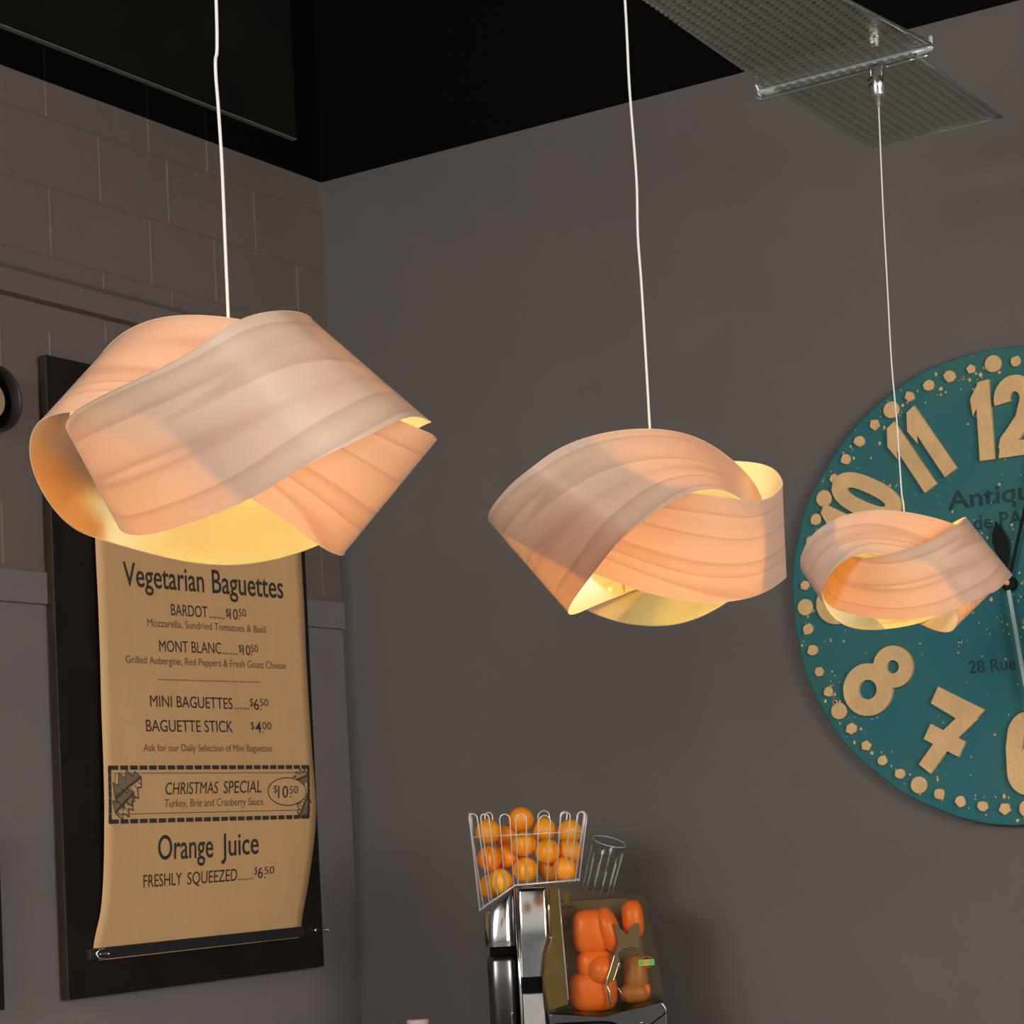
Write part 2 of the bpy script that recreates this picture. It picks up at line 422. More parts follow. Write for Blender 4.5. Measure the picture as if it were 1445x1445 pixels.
# ------------------------------------------------------------------ pendant lamps
LAMPS = [
  ((2.5918, -3.6971, 2.1285),
   "957 2335 288 814 2343 368 677 2346 448 551 2335 530 432 2300 618 311 2226 715 168 2105 821 -13 1932 934 -231 1704 1046 -463 1425 1147 -675 1112 1227 -845 789 1276 -976 473 1287 -1084 160 1256 -1170 -164 1187 -1227 -493 1083 -1255 -798 952 -1268 -1053 802 -1274 -1245 642 -1270 -1387 481 -1245 -1501 328 -1189 -1614 189 -1099 -1745 72 -979 -1895 -21 -839 -2059 -87 -691 -2221 -128 -550 -2371 -146 -419 -2497 -146 -294 -2598 -132 -158 -2674 -108 9 -2729 -75 218 -2763 -33 471 -2773 18 751 -2753 83 1033 -2701 161 1287 -2621 254 1494 -2521 358 1647 -2410 467 1753 -2294 575 1826 -2173 673 1884 -2048 756 1934 -1920 821 1978 -1790 870 2007 -1656 908 2011 -1511 943 1980 -1342 982 1914 -1132 1028 1813 -871 1083 1681 -560 1141 1516 -221 1194 1323 112 1232 1117 417 1244 912 695 1221 701 962 1158 470 1223 1055 215 1461 917 -36 1658 753 -248 1807 575 -404 1911 395 -513 1977 221 -602 2008 62 -702 2014 -76 -833 2003 -190 -999 1979 -278 -1189 1946 -340 -1384 1902 -377 -1564 1850 -393 -1713 1791 -393 -1827 1723 -382 -1913 1643 -364 -1985 1548 -343 -2056 1437 -321 -2134 1313 -296 -2221 1181 -267 -2310 1048 -231 -2392 918 -186 -2457 793 -130 -2501 670 -64 -2522 545 11 -2523 412 92 -2509 271 178 -2484 127 268 -2448 -11 364 -2398 -134 466 -2325 -239 576 -2216 -333 694 -2060 -432 819 -1849 -550 944 -1579 -691 1064 -1259 -840 1166 -905 -974 1243 -537 -1077 1286 -164 -1147 1292 222 -1184 1262 621 -1174 1199 1010 -1114 1108 1353 -1021 994 1625 -926 864 1821 -846 725 1953 -777 580 2043 -697 434 2114 -585 292 2183 -430 160 2254 -233 42 2322 -6 -56 2378 233 -132 2414 467 -185 2426 681 -216 2412 873 -230 2370 1051 -231 2301 1226 -224 2207 1405 -211 2090 1589 -194 1956 1772 -170 1812 1940 -135 1665 2080 -88 1521 2186 -29 1381 2257 43 1242 2299 122 1101 2322 205",
   "-543 2395 -945 -689 2408 -850 -834 2411 -744 -980 2394 -631 -1131 2348 -518 -1289 2267 -410 -1451 2153 -314 -1608 2014 -234 -1751 1866 -169 -1871 1723 -119 -1963 1592 -82 -2027 1471 -54 -2066 1350 -34 -2085 1214 -22 -2091 1053 -21 -2086 868 -33 -2075 669 -62 -2058 475 -112 -2040 304 -186 -2019 165 -284 -1992 60 -402 -1946 -29 -538 -1867 -125 -685 -1744 -257 -836 -1569 -437 -982 -1337 -653 -1115 -1053 -874 -1230 -731 -1074 -1318 -384 -1243 -1376 -12 -1379 -1400 383 -1477 -1391 786 -1530 -1353 1165 -1546 -1293 1493 -1537 -1215 1759 -1512 -1129 1967 -1467 -1037 2133 -1393 -945 2272 -1282 -853 2395 -1139 -760 2506 -972 -668 2603 -794 -574 2682 -616 -483 2737 -443 -396 2765 -271 -318 2764 -94 -252 2737 92 -202 2688 286 -165 2626 481 -140 2559 664 -123 2494 826 -109 2432 961 -94 2367 1069 -79 2289 1158 -63 2186 1238 -53 2052 1320 -54 1891 1407 -71 1717 1495 -110 1546 1579 -174 1398 1652 -266 1281 1706 -384 1189 1737 -525 1101 1740 -686 984 1714 -857 806 1663 -1032 551 1581 -1198 235 1455 -1342 -98 1274 -1455 -403 1046 -1526 -657 799 -1555 -872 553 -1543 -1068 311 -1499 -1251 72 -1434 -1418 -154 -1360 -1563 -350 -1290 -1683 -506 -1230 -1775 -628 -1181 -1836 -733 -1139 -1870 -841 -1095 -1884 -962 -1037 -1883 -1100 -960 -1872 -1248 -858 -1851 -1399 -735 -1818 -1544 -599 -1765 -1681 -460 -1688 -1807 -332 -1583 -1925 -223 -1454 -2039 -140 -1309 -2148 -84 -1157 -2251 -50 -1007 -2346 -33 -861 -2426 -25 -715 -2485 -22 -559 -2516 -21 -381 -2515 -24 -175 -2479 -34 52 -2412 -59 283 -2320 -101 499 -2218 -164 681 -2120 -248 822 -2032 -352 921 -1951 -472 989 -1857 -607 1044 -1723 -751 1103 -1523 -901 1169 -1246 -1051 1220 -900 -1195 1228 -519 -1326 1184 -143 -1435 1104 207 -1514 1002 543 -1560 877 880 -1572 723 1214 -1553 551 1524 -1510 385 1789 -1449 240 2000 -1380 116 2153 -1308 0 2255 -1238 -121 2317 -1170 -253 2354 -1102 -396 2377 -1028"),
  ((2.6474, -2.7044, 2.0852),
   "2360 195 441 2328 286 492 2282 378 554 2212 485 634 2106 622 731 1951 796 842 1733 999 957 1446 1206 1066 1097 1378 1160 712 1481 1232 329 1498 1277 -17 1441 1291 -311 1340 1273 -558 1224 1227 -774 1109 1155 -974 1000 1063 -1168 891 955 -1357 774 836 -1536 642 713 -1699 488 592 -1836 317 482 -1944 135 388 -2024 -47 317 -2080 -221 269 -2120 -385 243 -2151 -544 233 -2175 -708 232 -2188 -887 236 -2184 -1085 240 -2152 -1300 246 -2087 -1523 256 -1987 -1738 276 -1857 -1929 312 -1708 -2087 364 -1548 -2208 433 -1386 -2297 510 -1227 -2362 590 -1075 -2410 665 -933 -2447 729 -803 -2472 784 -690 -2483 834 -592 -2475 886 -502 -2440 948 -404 -2375 1024 -279 -2275 1113 -109 -2139 1207 113 -1961 1294 373 -1735 1363 641 -1458 1402 880 -1137 1408 1060 -797 1382 1179 -466 1331 1251 -162 1264 1301 112 1185 1343 363 1093 1384 602 988 1420 832 864 1442 1057 722 1439 1273 561 1402 1476 388 1328 1662 215 1222 1824 55 1096 1960 -80 964 2070 -182 835 2161 -250 714 2241 -290 597 2315 -312 476 2387 -324 343 2454 -336 193 2512 -349 24 2553 -361 -156 2573 -366 -337 2570 -356 -510 2546 -328 -668 2508 -282 -809 2461 -224 -933 2411 -161 -1044 2360 -102 -1140 2310 -50 -1222 2258 -2 -1286 2202 49 -1332 2136 116 -1362 2051 210 -1385 1936 340 -1410 1779 508 -1441 1569 705 -1473 1303 918 -1489 985 1126 -1466 633 1308 -1387 275 1447 -1253 -58 1535 -1082 -350 1570 -893 -599 1558 -703 -815 1509 -517 -1011 1434 -335 -1195 1338 -153 -1369 1226 32 -1531 1101 226 -1672 964 429 -1785 821 641 -1864 678 852 -1904 545 1054 -1911 432 1238 -1891 343 1401 -1855 281 1545 -1810 242 1676 -1758 216 1800 -1698 196 1922 -1623 174 2043 -1526 147 2159 -1404 118 2263 -1254 93 2347 -1082 81 2405 -894 88 2439 -702 118 2449 -513 165 2443 -335 224 2427 -173 285 2407 -31 343 2385 91 393",
   "1710 1525 -850 1667 1622 -828 1611 1730 -795 1543 1851 -743 1459 1984 -671 1353 2123 -586 1217 2257 -498 1047 2376 -417 846 2465 -353 623 2514 -309 396 2521 -284 183 2489 -276 -3 2430 -280 -155 2359 -291 -279 2284 -310 -384 2213 -337 -483 2142 -374 -587 2065 -424 -701 1973 -488 -825 1854 -563 -951 1704 -644 -1068 1520 -727 -1165 1306 -808 -1237 1068 -885 -1283 813 -960 -1305 548 -1034 -1305 275 -1109 -1286 -6 -1182 -1245 -293 -1248 -1176 -588 -1297 -1068 -889 -1320 -913 -1185 -1307 -709 -1461 -1256 -467 -1704 -1168 -208 -1905 -1052 46 -2064 -920 278 -2187 -786 479 -2279 -661 651 -2343 -551 801 -2380 -457 938 -2389 -373 1068 -2371 -291 1198 -2329 -206 1329 -2267 -115 1463 -2187 -20 1599 -2094 71 1732 -1988 148 1859 -1873 203 1970 -1752 232 2060 -1629 237 2123 -1509 227 2160 -1397 209 2175 -1292 192 2176 -1190 177 2173 -1082 161 2172 -960 133 2176 -815 83 2178 -645 0 2167 -453 -119 2130 -250 -270 2055 -50 -444 1939 132 -624 1785 286 -796 1601 413 -950 1394 518 -1079 1172 611 -1185 941 698 -1272 702 782 -1345 452 864 -1405 185 942 -1450 -109 1006 -1476 -431 1042 -1472 -767 1039 -1434 -1092 1003 -1362 -1385 949 -1261 -1632 899 -1145 -1829 862 -1027 -1979 837 -920 -2092 812 -828 -2175 774 -753 -2240 715 -689 -2293 634 -628 -2340 534 -559 -2383 421 -478 -2424 297 -382 -2461 160 -275 -2488 7 -164 -2498 -166 -59 -2483 -359 33 -2437 -564 105 -2359 -767 154 -2253 -952 182 -2133 -1110 192 -2011 -1236 186 -1894 -1335 168 -1786 -1417 136 -1682 -1494 91 -1574 -1573 29 -1450 -1655 -50 -1303 -1735 -145 -1129 -1802 -253 -928 -1844 -372 -707 -1850 -497 -472 -1815 -624 -232 -1740 -751 7 -1632 -877 241 -1498 -998 468 -1343 -1111 690 -1170 -1210 910 -974 -1287 1125 -741 -1336 1323 -465 -1351 1488 -150 -1331 1609 183 -1278 1686 504 -1200 1729 786 -1111 1752 1015 -1025 1761 1191 -954 1758 1324 -903 1741 1430 -871"),
  ((2.3919, -0.9705, 2.1862),
   "248 2387 219 161 2370 260 73 2352 302 -22 2322 360 -130 2267 448 -253 2170 569 -395 2021 718 -550 1814 880 -709 1553 1036 -857 1252 1165 -980 929 1253 -1074 597 1293 -1142 260 1289 -1179 -87 1251 -1174 -437 1190 -1125 -768 1116 -1049 -1050 1033 -971 -1265 940 -908 -1417 835 -860 -1524 719 -811 -1611 592 -744 -1705 460 -647 -1819 332 -510 -1955 219 -335 -2102 129 -134 -2239 66 70 -2353 29 254 -2435 14 408 -2486 12 532 -2510 17 642 -2512 25 757 -2492 36 890 -2451 54 1043 -2385 86 1208 -2294 134 1369 -2178 198 1508 -2046 276 1616 -1911 358 1692 -1783 434 1742 -1672 496 1777 -1578 543 1807 -1497 575 1836 -1419 603 1864 -1328 635 1883 -1207 680 1887 -1038 742 1865 -811 816 1809 -525 894 1706 -194 963 1550 154 1013 1342 489 1036 1094 788 1030 815 1045 997 508 1258 944 180 1420 879 -146 1523 807 -437 1573 729 -669 1588 644 -838 1582 548 -962 1564 440 -1069 1534 323 -1188 1489 204 -1339 1425 94 -1526 1337 4 -1737 1220 -60 -1952 1076 -93 -2146 915 -100 -2302 752 -88 -2414 599 -66 -2484 455 -42 -2523 315 -18 -2537 168 9 -2535 10 44 -2516 -161 93 -2482 -334 157 -2433 -498 233 -2371 -642 317 -2303 -759 398 -2233 -851 467 -2169 -924 522 -2112 -986 563 -2060 -1044 599 -2006 -1100 639 -1940 -1153 696 -1846 -1202 774 -1709 -1244 874 -1515 -1281 986 -1259 -1313 1095 -945 -1333 1185 -589 -1329 1240 -214 -1290 1252 158 -1211 1220 515 -1090 1153 850 -925 1060 1148 -720 955 1393 -493 845 1577 -274 736 1704 -94 628 1786 39 516 1839 137 394 1873 227 260 1900 336 118 1922 482 -23 1936 673 -154 1937 897 -262 1920 1135 -341 1887 1360 -390 1845 1554 -415 1799 1709 -422 1748 1831 -420 1683 1934 -413 1595 2031 -401 1474 2131 -377 1319 2231 -337 1138 2321 -275 945 2389 -192 759 2428 -95 593 2438 5 455 2428 94 343 2408 166",
   "-1236 1999 -835 -1329 1982 -775 -1436 1959 -691 -1561 1921 -584 -1700 1856 -463 -1846 1758 -339 -1986 1632 -226 -2109 1489 -133 -2207 1347 -64 -2278 1215 -17 -2324 1097 15 -2349 982 38 -2355 854 57 -2343 698 70 -2310 508 72 -2256 292 55 -2182 70 12 -2098 -136 -60 -2018 -309 -158 -1950 -441 -276 -1895 -539 -404 -1840 -618 -532 -1766 -701 -655 -1650 -811 -772 -1472 -955 -884 -1223 -1121 -995 -909 -1279 -1106 -548 -1397 -1214 -167 -1463 -1308 218 -1477 -1376 599 -1445 -1407 967 -1373 -1396 1306 -1272 -1346 1600 -1157 -1267 1837 -1041 -1176 2014 -933 -1088 2136 -834 -1017 2213 -743 -971 2262 -658 -945 2298 -576 -928 2331 -492 -908 2368 -399 -872 2408 -286 -815 2447 -145 -738 2474 30 -649 2480 235 -562 2461 459 -487 2415 683 -431 2350 892 -396 2270 1076 -378 2178 1233 -371 2069 1366 -367 1931 1482 -365 1756 1585 -367 1541 1674 -377 1295 1740 -403 1038 1777 -453 796 1784 -529 590 1771 -628 427 1747 -744 302 1718 -866 195 1681 -984 80 1630 -1089 -70 1551 -1178 -267 1432 -1250 -502 1258 -1307 -747 1024 -1349 -971 739 -1376 -1156 419 -1383 -1299 75 -1364 -1399 -286 -1311 -1454 -652 -1223 -1466 -1000 -1107 -1447 -1307 -974 -1410 -1555 -841 -1367 -1740 -724 -1321 -1870 -633 -1275 -1957 -573 -1228 -2020 -536 -1182 -2073 -513 -1134 -2128 -486 -1078 -2190 -445 -1006 -2260 -383 -909 -2335 -299 -781 -2408 -203 -623 -2473 -107 -447 -2524 -23 -267 -2559 40 -97 -2579 79 54 -2586 97 188 -2579 98 313 -2552 87 444 -2496 68 591 -2402 39 755 -2268 -3 922 -2098 -61 1077 -1906 -139 1204 -1717 -234 1299 -1551 -343 1364 -1419 -458 1405 -1318 -575 1430 -1228 -690 1443 -1119 -804 1448 -964 -920 1440 -744 -1042 1403 -465 -1168 1323 -150 -1295 1194 168 -1411 1028 471 -1504 835 759 -1563 617 1039 -1577 370 1308 -1544 100 1550 -1468 -170 1749 -1362 -420 1896 -1243 -635 1991 -1130 -809 2039 -1036 -946 2050 -966 -1055 2038 -918 -1148 2018 -879"),
]
PAPER_X = [(1.345, 0.046), (1.4, 0.05), (1.5, 0.056), (1.62, 0.062), (1.75, 0.066), (1.9, 0.063), (2.05, 0.06), (2.2, 0.058), (2.4, 0.056), (2.75, 0.055)]
PAPER_L = [(2.4525, -1.2386), (2.3298, -1.2374), (2.1667, -1.2393), (2.0246, -1.2434), (1.8632, -1.2455), (1.7229, -1.2503), (1.6234, -1.2525), (1.5243, -1.257), (1.4456, -1.2665), (1.3919, -1.2886), (1.3533, -1.2991)]
PAPER_R = [(2.5275, -0.2813), (2.3889, -0.2775), (2.2042, -0.2808), (2.0435, -0.2791), (1.9063, -0.2783), (1.8152, -0.2747), (1.7242, -0.273), (1.6565, -0.2792), (1.567, -0.2997), (1.4673, -0.3261), (1.3906, -0.3514), (1.3533, -0.3579)]
LETTERING = [
  ('Vegetarian', -1.1294, 2.3859, -0.7675, 2.3902, 0.0739, 0, 1.0, 0),
  ('Baguettes', -0.7297, 2.3911, -0.3835, 2.3955, 0.0754, 0, 1.0, 0),
  ('BARDOT', -0.9264, 2.3102, -0.7585, 2.3122, 0.0366, 0, 0.6, 0),
  ('......', -0.7509, 2.3126, -0.6802, 2.3115, 0.0375, 0, 0, 1),
  ('$', -0.6718, 2.3215, -0.6548, 2.322, 0.0252, 0, 0, 0),
  ('10', -0.6531, 2.3135, -0.6142, 2.3146, 0.0344, 0, 0.6, 0),
  ('.', -0.6119, 2.3148, -0.6064, 2.3151, 0.0305, 0, 0.6, 0),
  ('50', -0.6095, 2.325, -0.5725, 2.3261, 0.0254, 0, 0.2, 0),
  ('Mozzarella, Sundried Tomatoes & Basil', -1.0349, 2.2715, -0.4807, 2.2788, 0.024, 0, 0, 1),
  ('MONT BLANC', -0.988, 2.1984, -0.7024, 2.2039, 0.0362, 0, 0.6, 0),
  ('......', -0.6964, 2.2032, -0.6255, 2.2031, 0.0376, 0, 0, 1),
  ('$', -0.6184, 2.2135, -0.6028, 2.2136, 0.0243, 0, 0, 0),
  ('10', -0.5996, 2.2046, -0.5626, 2.2051, 0.0335, 0, 0.6, 0),
  ('.', -0.5594, 2.2053, -0.5539, 2.2055, 0.0306, 0, 0.6, 0),
  ('50', -0.5602, 2.2154, -0.5236, 2.2159, 0.0245, 0, 0.2, 0),
  ('Grilled Aubergine, Red Peppers & Fresh Goats Cheese', -1.1359, 2.1592, -0.3899, 2.1681, 0.0236, 0, 0, 1),
  ('......................................', -1.0014, 2.1129, -0.5223, 2.12, 0.0288, 0, 0.2, 1),
  ('MINI', -1.0403, 2.0346, -0.9449, 2.0347, 0.0357, 0, 0.6, 0),
  ('BAGUETTES', -0.9234, 2.0346, -0.6645, 2.0343, 0.0363, 0, 0.6, 0),
  ('......', -0.6552, 2.0345, -0.5828, 2.0349, 0.0375, 0, 0, 1),
  ('$', -0.5794, 2.0461, -0.562, 2.0464, 0.0253, 0, 0, 0),
  ('6', -0.56, 2.0344, -0.5346, 2.0348, 0.0355, 0, 0.6, 0),
  ('.', -0.5282, 2.035, -0.5226, 2.0351, 0.0305, 0, 0.6, 0),
  ('50', -0.5302, 2.0471, -0.487, 2.0475, 0.0244, 0, 0.2, 0),
  ('BAGUETTE STICK', -1.0636, 1.9613, -0.6694, 1.9631, 0.0369, 0, 0.6, 0),
  ('$', -0.5815, 1.9735, -0.5649, 1.9737, 0.0252, 0, 0, 0),
  ('4', -0.5604, 1.9627, -0.5303, 1.963, 0.0364, 0, 0.6, 0),
  ('.', -0.5255, 1.963, -0.5199, 1.9631, 0.0304, 0, 0.6, 0),
  ('00', -0.5245, 1.9737, -0.4796, 1.9742, 0.0244, 0, 0.2, 0),
  ('Ask for our Daily Selection of Mini Baguettes', -1.0786, 1.9037, -0.4847, 1.9044, 0.0226, 0, 0, 1),
  ('CHRISTMAS', -0.9969, 1.7763, -0.7606, 1.7773, 0.0379, 0.18, 0.6, 0),
  ('SPECIAL', -0.735, 1.777, -0.5503, 1.7775, 0.0392, 0.18, 0.6, 0),
  ('Turkey, Brie and Cranberry Sauce', -1.0022, 1.7399, -0.5454, 1.7383, 0.0245, 0.1, 0, 1),
  ('$', -0.4923, 1.7758, -0.4729, 1.7765, 0.0243, 0.1, 0, 0),
  ('10', -0.4706, 1.7592, -0.4194, 1.7595, 0.0395, 0.1, 0.6, 0),
  ('.', -0.4104, 1.7594, -0.4047, 1.7593, 0.0306, 0, 0.6, 0),
  ('50', -0.4116, 1.7716, -0.3671, 1.772, 0.0255, 0.1, 0.2, 0),
  ('Orange', -1.031, 1.5886, -0.7881, 1.5869, 0.0744, 0, 1.0, 0),
  ('Juice', -0.7511, 1.5878, -0.5725, 1.5901, 0.0716, 0, 1.0, 0),
  ('FRESHLY', -1.0925, 1.511, -0.928, 1.5115, 0.0384, 0, 0.6, 0),
  ('SQUEEZED', -0.9049, 1.5104, -0.6776, 1.5117, 0.0383, 0.04, 0.6, 0),
  ('......', -0.6732, 1.5121, -0.6002, 1.5115, 0.0338, 0, 0, 1),
  ('$', -0.5947, 1.526, -0.5812, 1.5266, 0.025, 0.1, 0, 0),
  ('6', -0.5786, 1.5139, -0.5542, 1.5139, 0.0354, 0.05, 0.6, 0),
  ('.', -0.5469, 1.5124, -0.5414, 1.5122, 0.0344, 0, 0.6, 0),
  ('50', -0.5468, 1.525, -0.4973, 1.5251, 0.0241, 0.05, 0.2, 0),
]
DASH = [(-1.2237, 1.8563), (-0.3036, 1.8556), (-0.3163, 1.6972), (-1.2289, 1.7031)]
THIN = [(-1.2023, 1.8405), (-0.3105, 1.8375), (-0.3205, 1.7189), (-1.2058, 1.7236)]
HOLLY_A = [(-1.2024, 1.8391), (-1.0769, 1.8384), (-1.0847, 1.7214), (-1.2065, 1.7227)]
HOLLY_B = [(-0.4362, 1.8372), (-0.3098, 1.8365), (-0.3196, 1.7204), (-0.4376, 1.7212)]
OVAL = [(-0.4216, 1.7784), (-0.325, 1.7772), (-0.4173, 1.8217)]
RIVET_P = [2.5152, -2.6105, 2.0083]
RIVET_N = [0.8989, -0.3101, 0.3097]
LOGO_P = [2.5254, -2.5824, 2.0116]
LOGO_N = [0.8935, -0.4038, 0.1962]
def upsample(a, n):
    f = np.fft.rfft(a, axis=0)
    return np.fft.irfft(f, n=n, axis=0) * (n / len(a))

def lamp_shade(Us, Ls, parent):
    n, mm = 540, 14
    U = upsample(np.array(Us.split(), float).reshape(-1, 3) * 1e-4, n)
    Lo = upsample(np.array(Ls.split(), float).reshape(-1, 3) * 1e-4, n)
    mid = (U + Lo) / 2
    s = np.r_[0, np.cumsum(np.linalg.norm(np.diff(np.r_[mid, mid[:1]], axis=0), axis=1))]
    wid = np.linalg.norm(U - Lo, axis=1).mean()
    T = np.roll(mid, -1, 0) - np.roll(mid, 1, 0)
    Nn = np.cross(T, U - Lo); Nn /= np.linalg.norm(Nn, axis=1)[:, None]
    bm = bmesh.new(); uvl = bm.loops.layers.uv.new('UVMap')
    rows = [[bm.verts.new(tuple(Lo[i] + (U[i] - Lo[i]) * j / mm)) for j in range(mm + 1)] for i in range(n)]
    for i in range(n):
        k = (i + 1) % n
        for j in range(mm):
            f = bm.faces.new((rows[i][j], rows[k][j], rows[k][j + 1], rows[i][j + 1])); f.smooth = True
            for lp, (a, b) in zip(f.loops, ((s[i], j), (s[i + 1], j), (s[i + 1], j + 1), (s[i], j + 1))):
                lp[uvl].uv = (a, b / mm * wid)
    # cut edge of the veneer: a 1 mm lip on both sides of the sheet
    for E, j in ((U, mm), (Lo, 0)):
        o = [bm.verts.new(tuple(E[i] + Nn[i] * .0006)) for i in range(n)]
        q = [bm.verts.new(tuple(E[i] - Nn[i] * .0006)) for i in range(n)]
        for i in range(n):
            k = (i + 1) % n
            f = bm.faces.new((o[i], o[k], q[k], q[i])); f.material_index = 1
    return obj('shade', bm, [M['veneer'], M['veneer_edge']], parent)

LAMP_TXT = ['large pale veneer pendant lamp hanging in front of the paper menu',
            'veneer pendant lamp hanging alone before the bare grey wall',
            'veneer pendant lamp hanging in front of the blue clock']
CORDS = [
 [(2.605, -3.7053, 2.2764), (2.6103, -3.7115, 2.3615), (2.6171, -3.7193, 2.469), (2.6203, -3.7254, 2.5407), (2.6225, -3.73, 2.5945), (2.6312, -3.7335, 2.6749), (2.633, -3.734, 3.2), (2.633, -3.734, 4.735)],
 [(2.666, -2.7113, 2.2512), (2.672, -2.7211, 2.3729), (2.6775, -2.7307, 2.4889), (2.6805, -2.7379, 2.57), (2.6876, -2.7437, 2.6626), (2.6926, -2.7575, 2.8134), (2.7003, -2.7682, 2.9525), (2.702, -2.770, 3.4), (2.702, -2.770, 4.735)],
 [(2.4066, -.9777, 2.3331), (2.4059, -.9823, 2.3703), (2.4122, -.9953, 2.522), (2.4157, -1.0102, 2.6738), (2.4253, -1.0249, 2.8591), (2.4349, -1.0396, 3.0444), (2.4480, -1.0540, 3.2766), (2.4490, -1.0560, 3.30)]]
def smooth_path(pts, k=6):
    P = [Vector(p) for p in pts]; out = []
    for i in range(len(P) - 1):
        a, b, c, d = P[max(i - 1, 0)], P[i], P[i + 1], P[min(i + 2, len(P) - 1)]
        for q in range(k):
            u = q / k
            out.append(.5 * ((2 * b) + (c - a) * u + (2 * a - 5 * b + 4 * c - d) * u * u + (3 * b - a - 3 * c + d) * u ** 3))
    out.append(P[-1]); return out

for i, (C, Us, Ls) in enumerate(LAMPS):
    C = Vector(C)
    t = thing('pendant_lamp', LAMP_TXT[i], 'lamp', C, 0, 'knotted wood veneer pendant lamps')
    lamp_shade(Us, Ls, t)
    SO = Vector((CORDS[i][0][0] - C.x, CORDS[i][0][1] - C.y, 0)) * .97; SO.z = -.02
    path = [(SO.x, SO.y, .062), (SO.x, SO.y, .10)] + [tuple(Vector(p) - C) for p in CORDS[i]]
    bm = bmesh.new(); add_tube(bm, smooth_path(path), (.0021, .0022, .0019)[i], 8)
    obj('cord', bm, M['white_cord'], t)
    bm = bmesh.new(); add_lathe(bm, [(.004, .085), (.017, .082), (.019, .07), (.019, .036), (.014, .032)], c=tuple(SO), seg=24)
    obj('socket', bm, M['white_cord'], t)
    bm = bmesh.new()
    add_lathe(bm, [(.0, -.052), (.012, -.050), (.022, -.043), (.029, -.031), (.031, -.018), (.029, -.004), (.022, .012), (.014, .026), (.013, .034)], c=tuple(SO), seg=28)
    obj('bulb', bm, M['bulb'], t)
    # three thin wires carry the shade from the socket
    U = np.array(Us.split(), float).reshape(-1, 3) * 1e-4; Lo = np.array(Ls.split(), float).reshape(-1, 3) * 1e-4
    G = (U * .80 + Lo * .20); rr = np.hypot(G[:, 0], G[:, 1])
    loc = [k for k in range(len(G)) if rr[k] == min(rr[(k + d) % len(G)] for d in range(-12, 13))][:3]
    for k in loc:
        bm = bmesh.new(); add_tube(bm, [(SO.x, SO.y, .078), tuple(G[k] * .5 + np.array((0, 0, .04))), tuple(G[k])], .0009, 6)
        obj('support_wire', bm, M['wire'], t)
    if i < 2:
        e = Vector(CORDS[i][-1]) - C
        bm = bmesh.new(); add_lathe(bm, [(.004, -.03), (.045, -.022), (.05, .0), (.05, .0149)], c=tuple(e), seg=28)
        obj('ceiling_cup', bm, M['chrome'], t)
    else:
        e = Vector((2.449, -1.056, 0)) - Vector((C.x, C.y, 0))
        zt = 3.3775 - C.z
        bm = bmesh.new(); add_lathe(bm, [(.0035, zt - .098), (.006, zt - .096), (.0065, zt - .076), (.0165, zt - .074), (.0185, zt - .071), (.0185, zt - .003), (.017, zt)], c=(e.x, e.y, 0), seg=28)
        for zz in (.030, .046):
            for a in (3.6, 4.3): add_box(bm, (e.x + .0183 * math.cos(a) - .002, e.y + .0183 * math.sin(a) - .002, zt - zz - .002), (e.x + .0183 * math.cos(a) + .002, e.y + .0183 * math.sin(a) + .002, zt - zz + .002), 1)
        obj('ceiling_cup', bm, [M['chrome'], M['slot']], t)
    if i == 1:      # rivet and small burnt-in mark on the inner face of the shade
        def disc_at(p, nrm, r, name, m, off):
            p = Vector(p) - C; nrm = Vector(nrm).normalized(); a = nrm.orthogonal().normalized(); b = nrm.cross(a)
            bm = bmesh.new(); add_prism(bm, [(math.cos(q * PI / 8), math.sin(q * PI / 8)) for q in range(16)], lambda x, y, d: p + (a * x + b * y) * r + nrm * d, -.001, off)
            return obj(name, bm, m, t)
        n_ = Vector(RIVET_N)
        disc_at(RIVET_P, n_, .0042, 'rivet', M['rivet'], .0016)
        # small mark shaped like a looped letter over a short stroke
        p0 = Vector(LOGO_P) - C; nn = Vector(LOGO_N).normalized()
        vx = Vector((math.cos(CAM_YAW), math.sin(CAM_YAW), 0)); vx = (vx - nn * vx.dot(nn)).normalized(); vy = nn.cross(vx)
        if vy.z < 0: vy = -vy
        bm = bmesh.new()
        P_ = lambda x, y: p0 + vx * x * .0048 + vy * y * .0048 + nn * .0012
        add_tube(bm, [P_(.55 * math.cos(a * PI / 6), .7 + .5 * math.sin(a * PI / 6)) for a in range(12)], .0006, 6, closed=True)
        add_tube(bm, [P_(.55, 1.2), P_(.55, -.2), P_(.3, -.5), P_(-.1, -.5)], .0006, 6)
        add_tube(bm, [P_(.25, -.85), P_(.25, -1.35), P_(.45, -1.35)], .0006, 6)
        obj('maker_mark', bm, M['burn'], t)

# ------------------------------------------------------------------ perforated panel under the ceiling
t = thing('perforated_panel', 'clear perforated panel hung below the black ceiling above the third lamp', 'panel', (2.36, -1.2, 3.40))
def bend_panel(z, x0, x1, y0, y1, th): return box((x0 - 2.36, y0 + 1.2, z - 3.40), (x1 - 2.36, y1 + 1.2, z + th - 3.40))
bm = bmesh.new()
add_prism(bm, [(2.195 - 2.36, -2.6 + 1.2), (2.535 - 2.36, -2.6 + 1.2), (2.535 - 2.36, -1.45 + 1.2), (2.580 - 2.36, -1.035 + 1.2), (2.135 - 2.36, -1.030 + 1.2), (2.163 - 2.36, -1.16 + 1.2), (2.192 - 2.36, -1.74 + 1.2)], lambda a, b, d: (a, b, d), .000, .004)
obj('near_sheet', bm, M['tray'], t)
obj('far_sheet', bend_panel(3.378, 2.185, 2.548, -1.075, -.470, .005), M['tray_far'], t)
bm = bmesh.new()
P_ = lambda x, y, z: (x - 2.36, y + 1.2, z - 3.40)
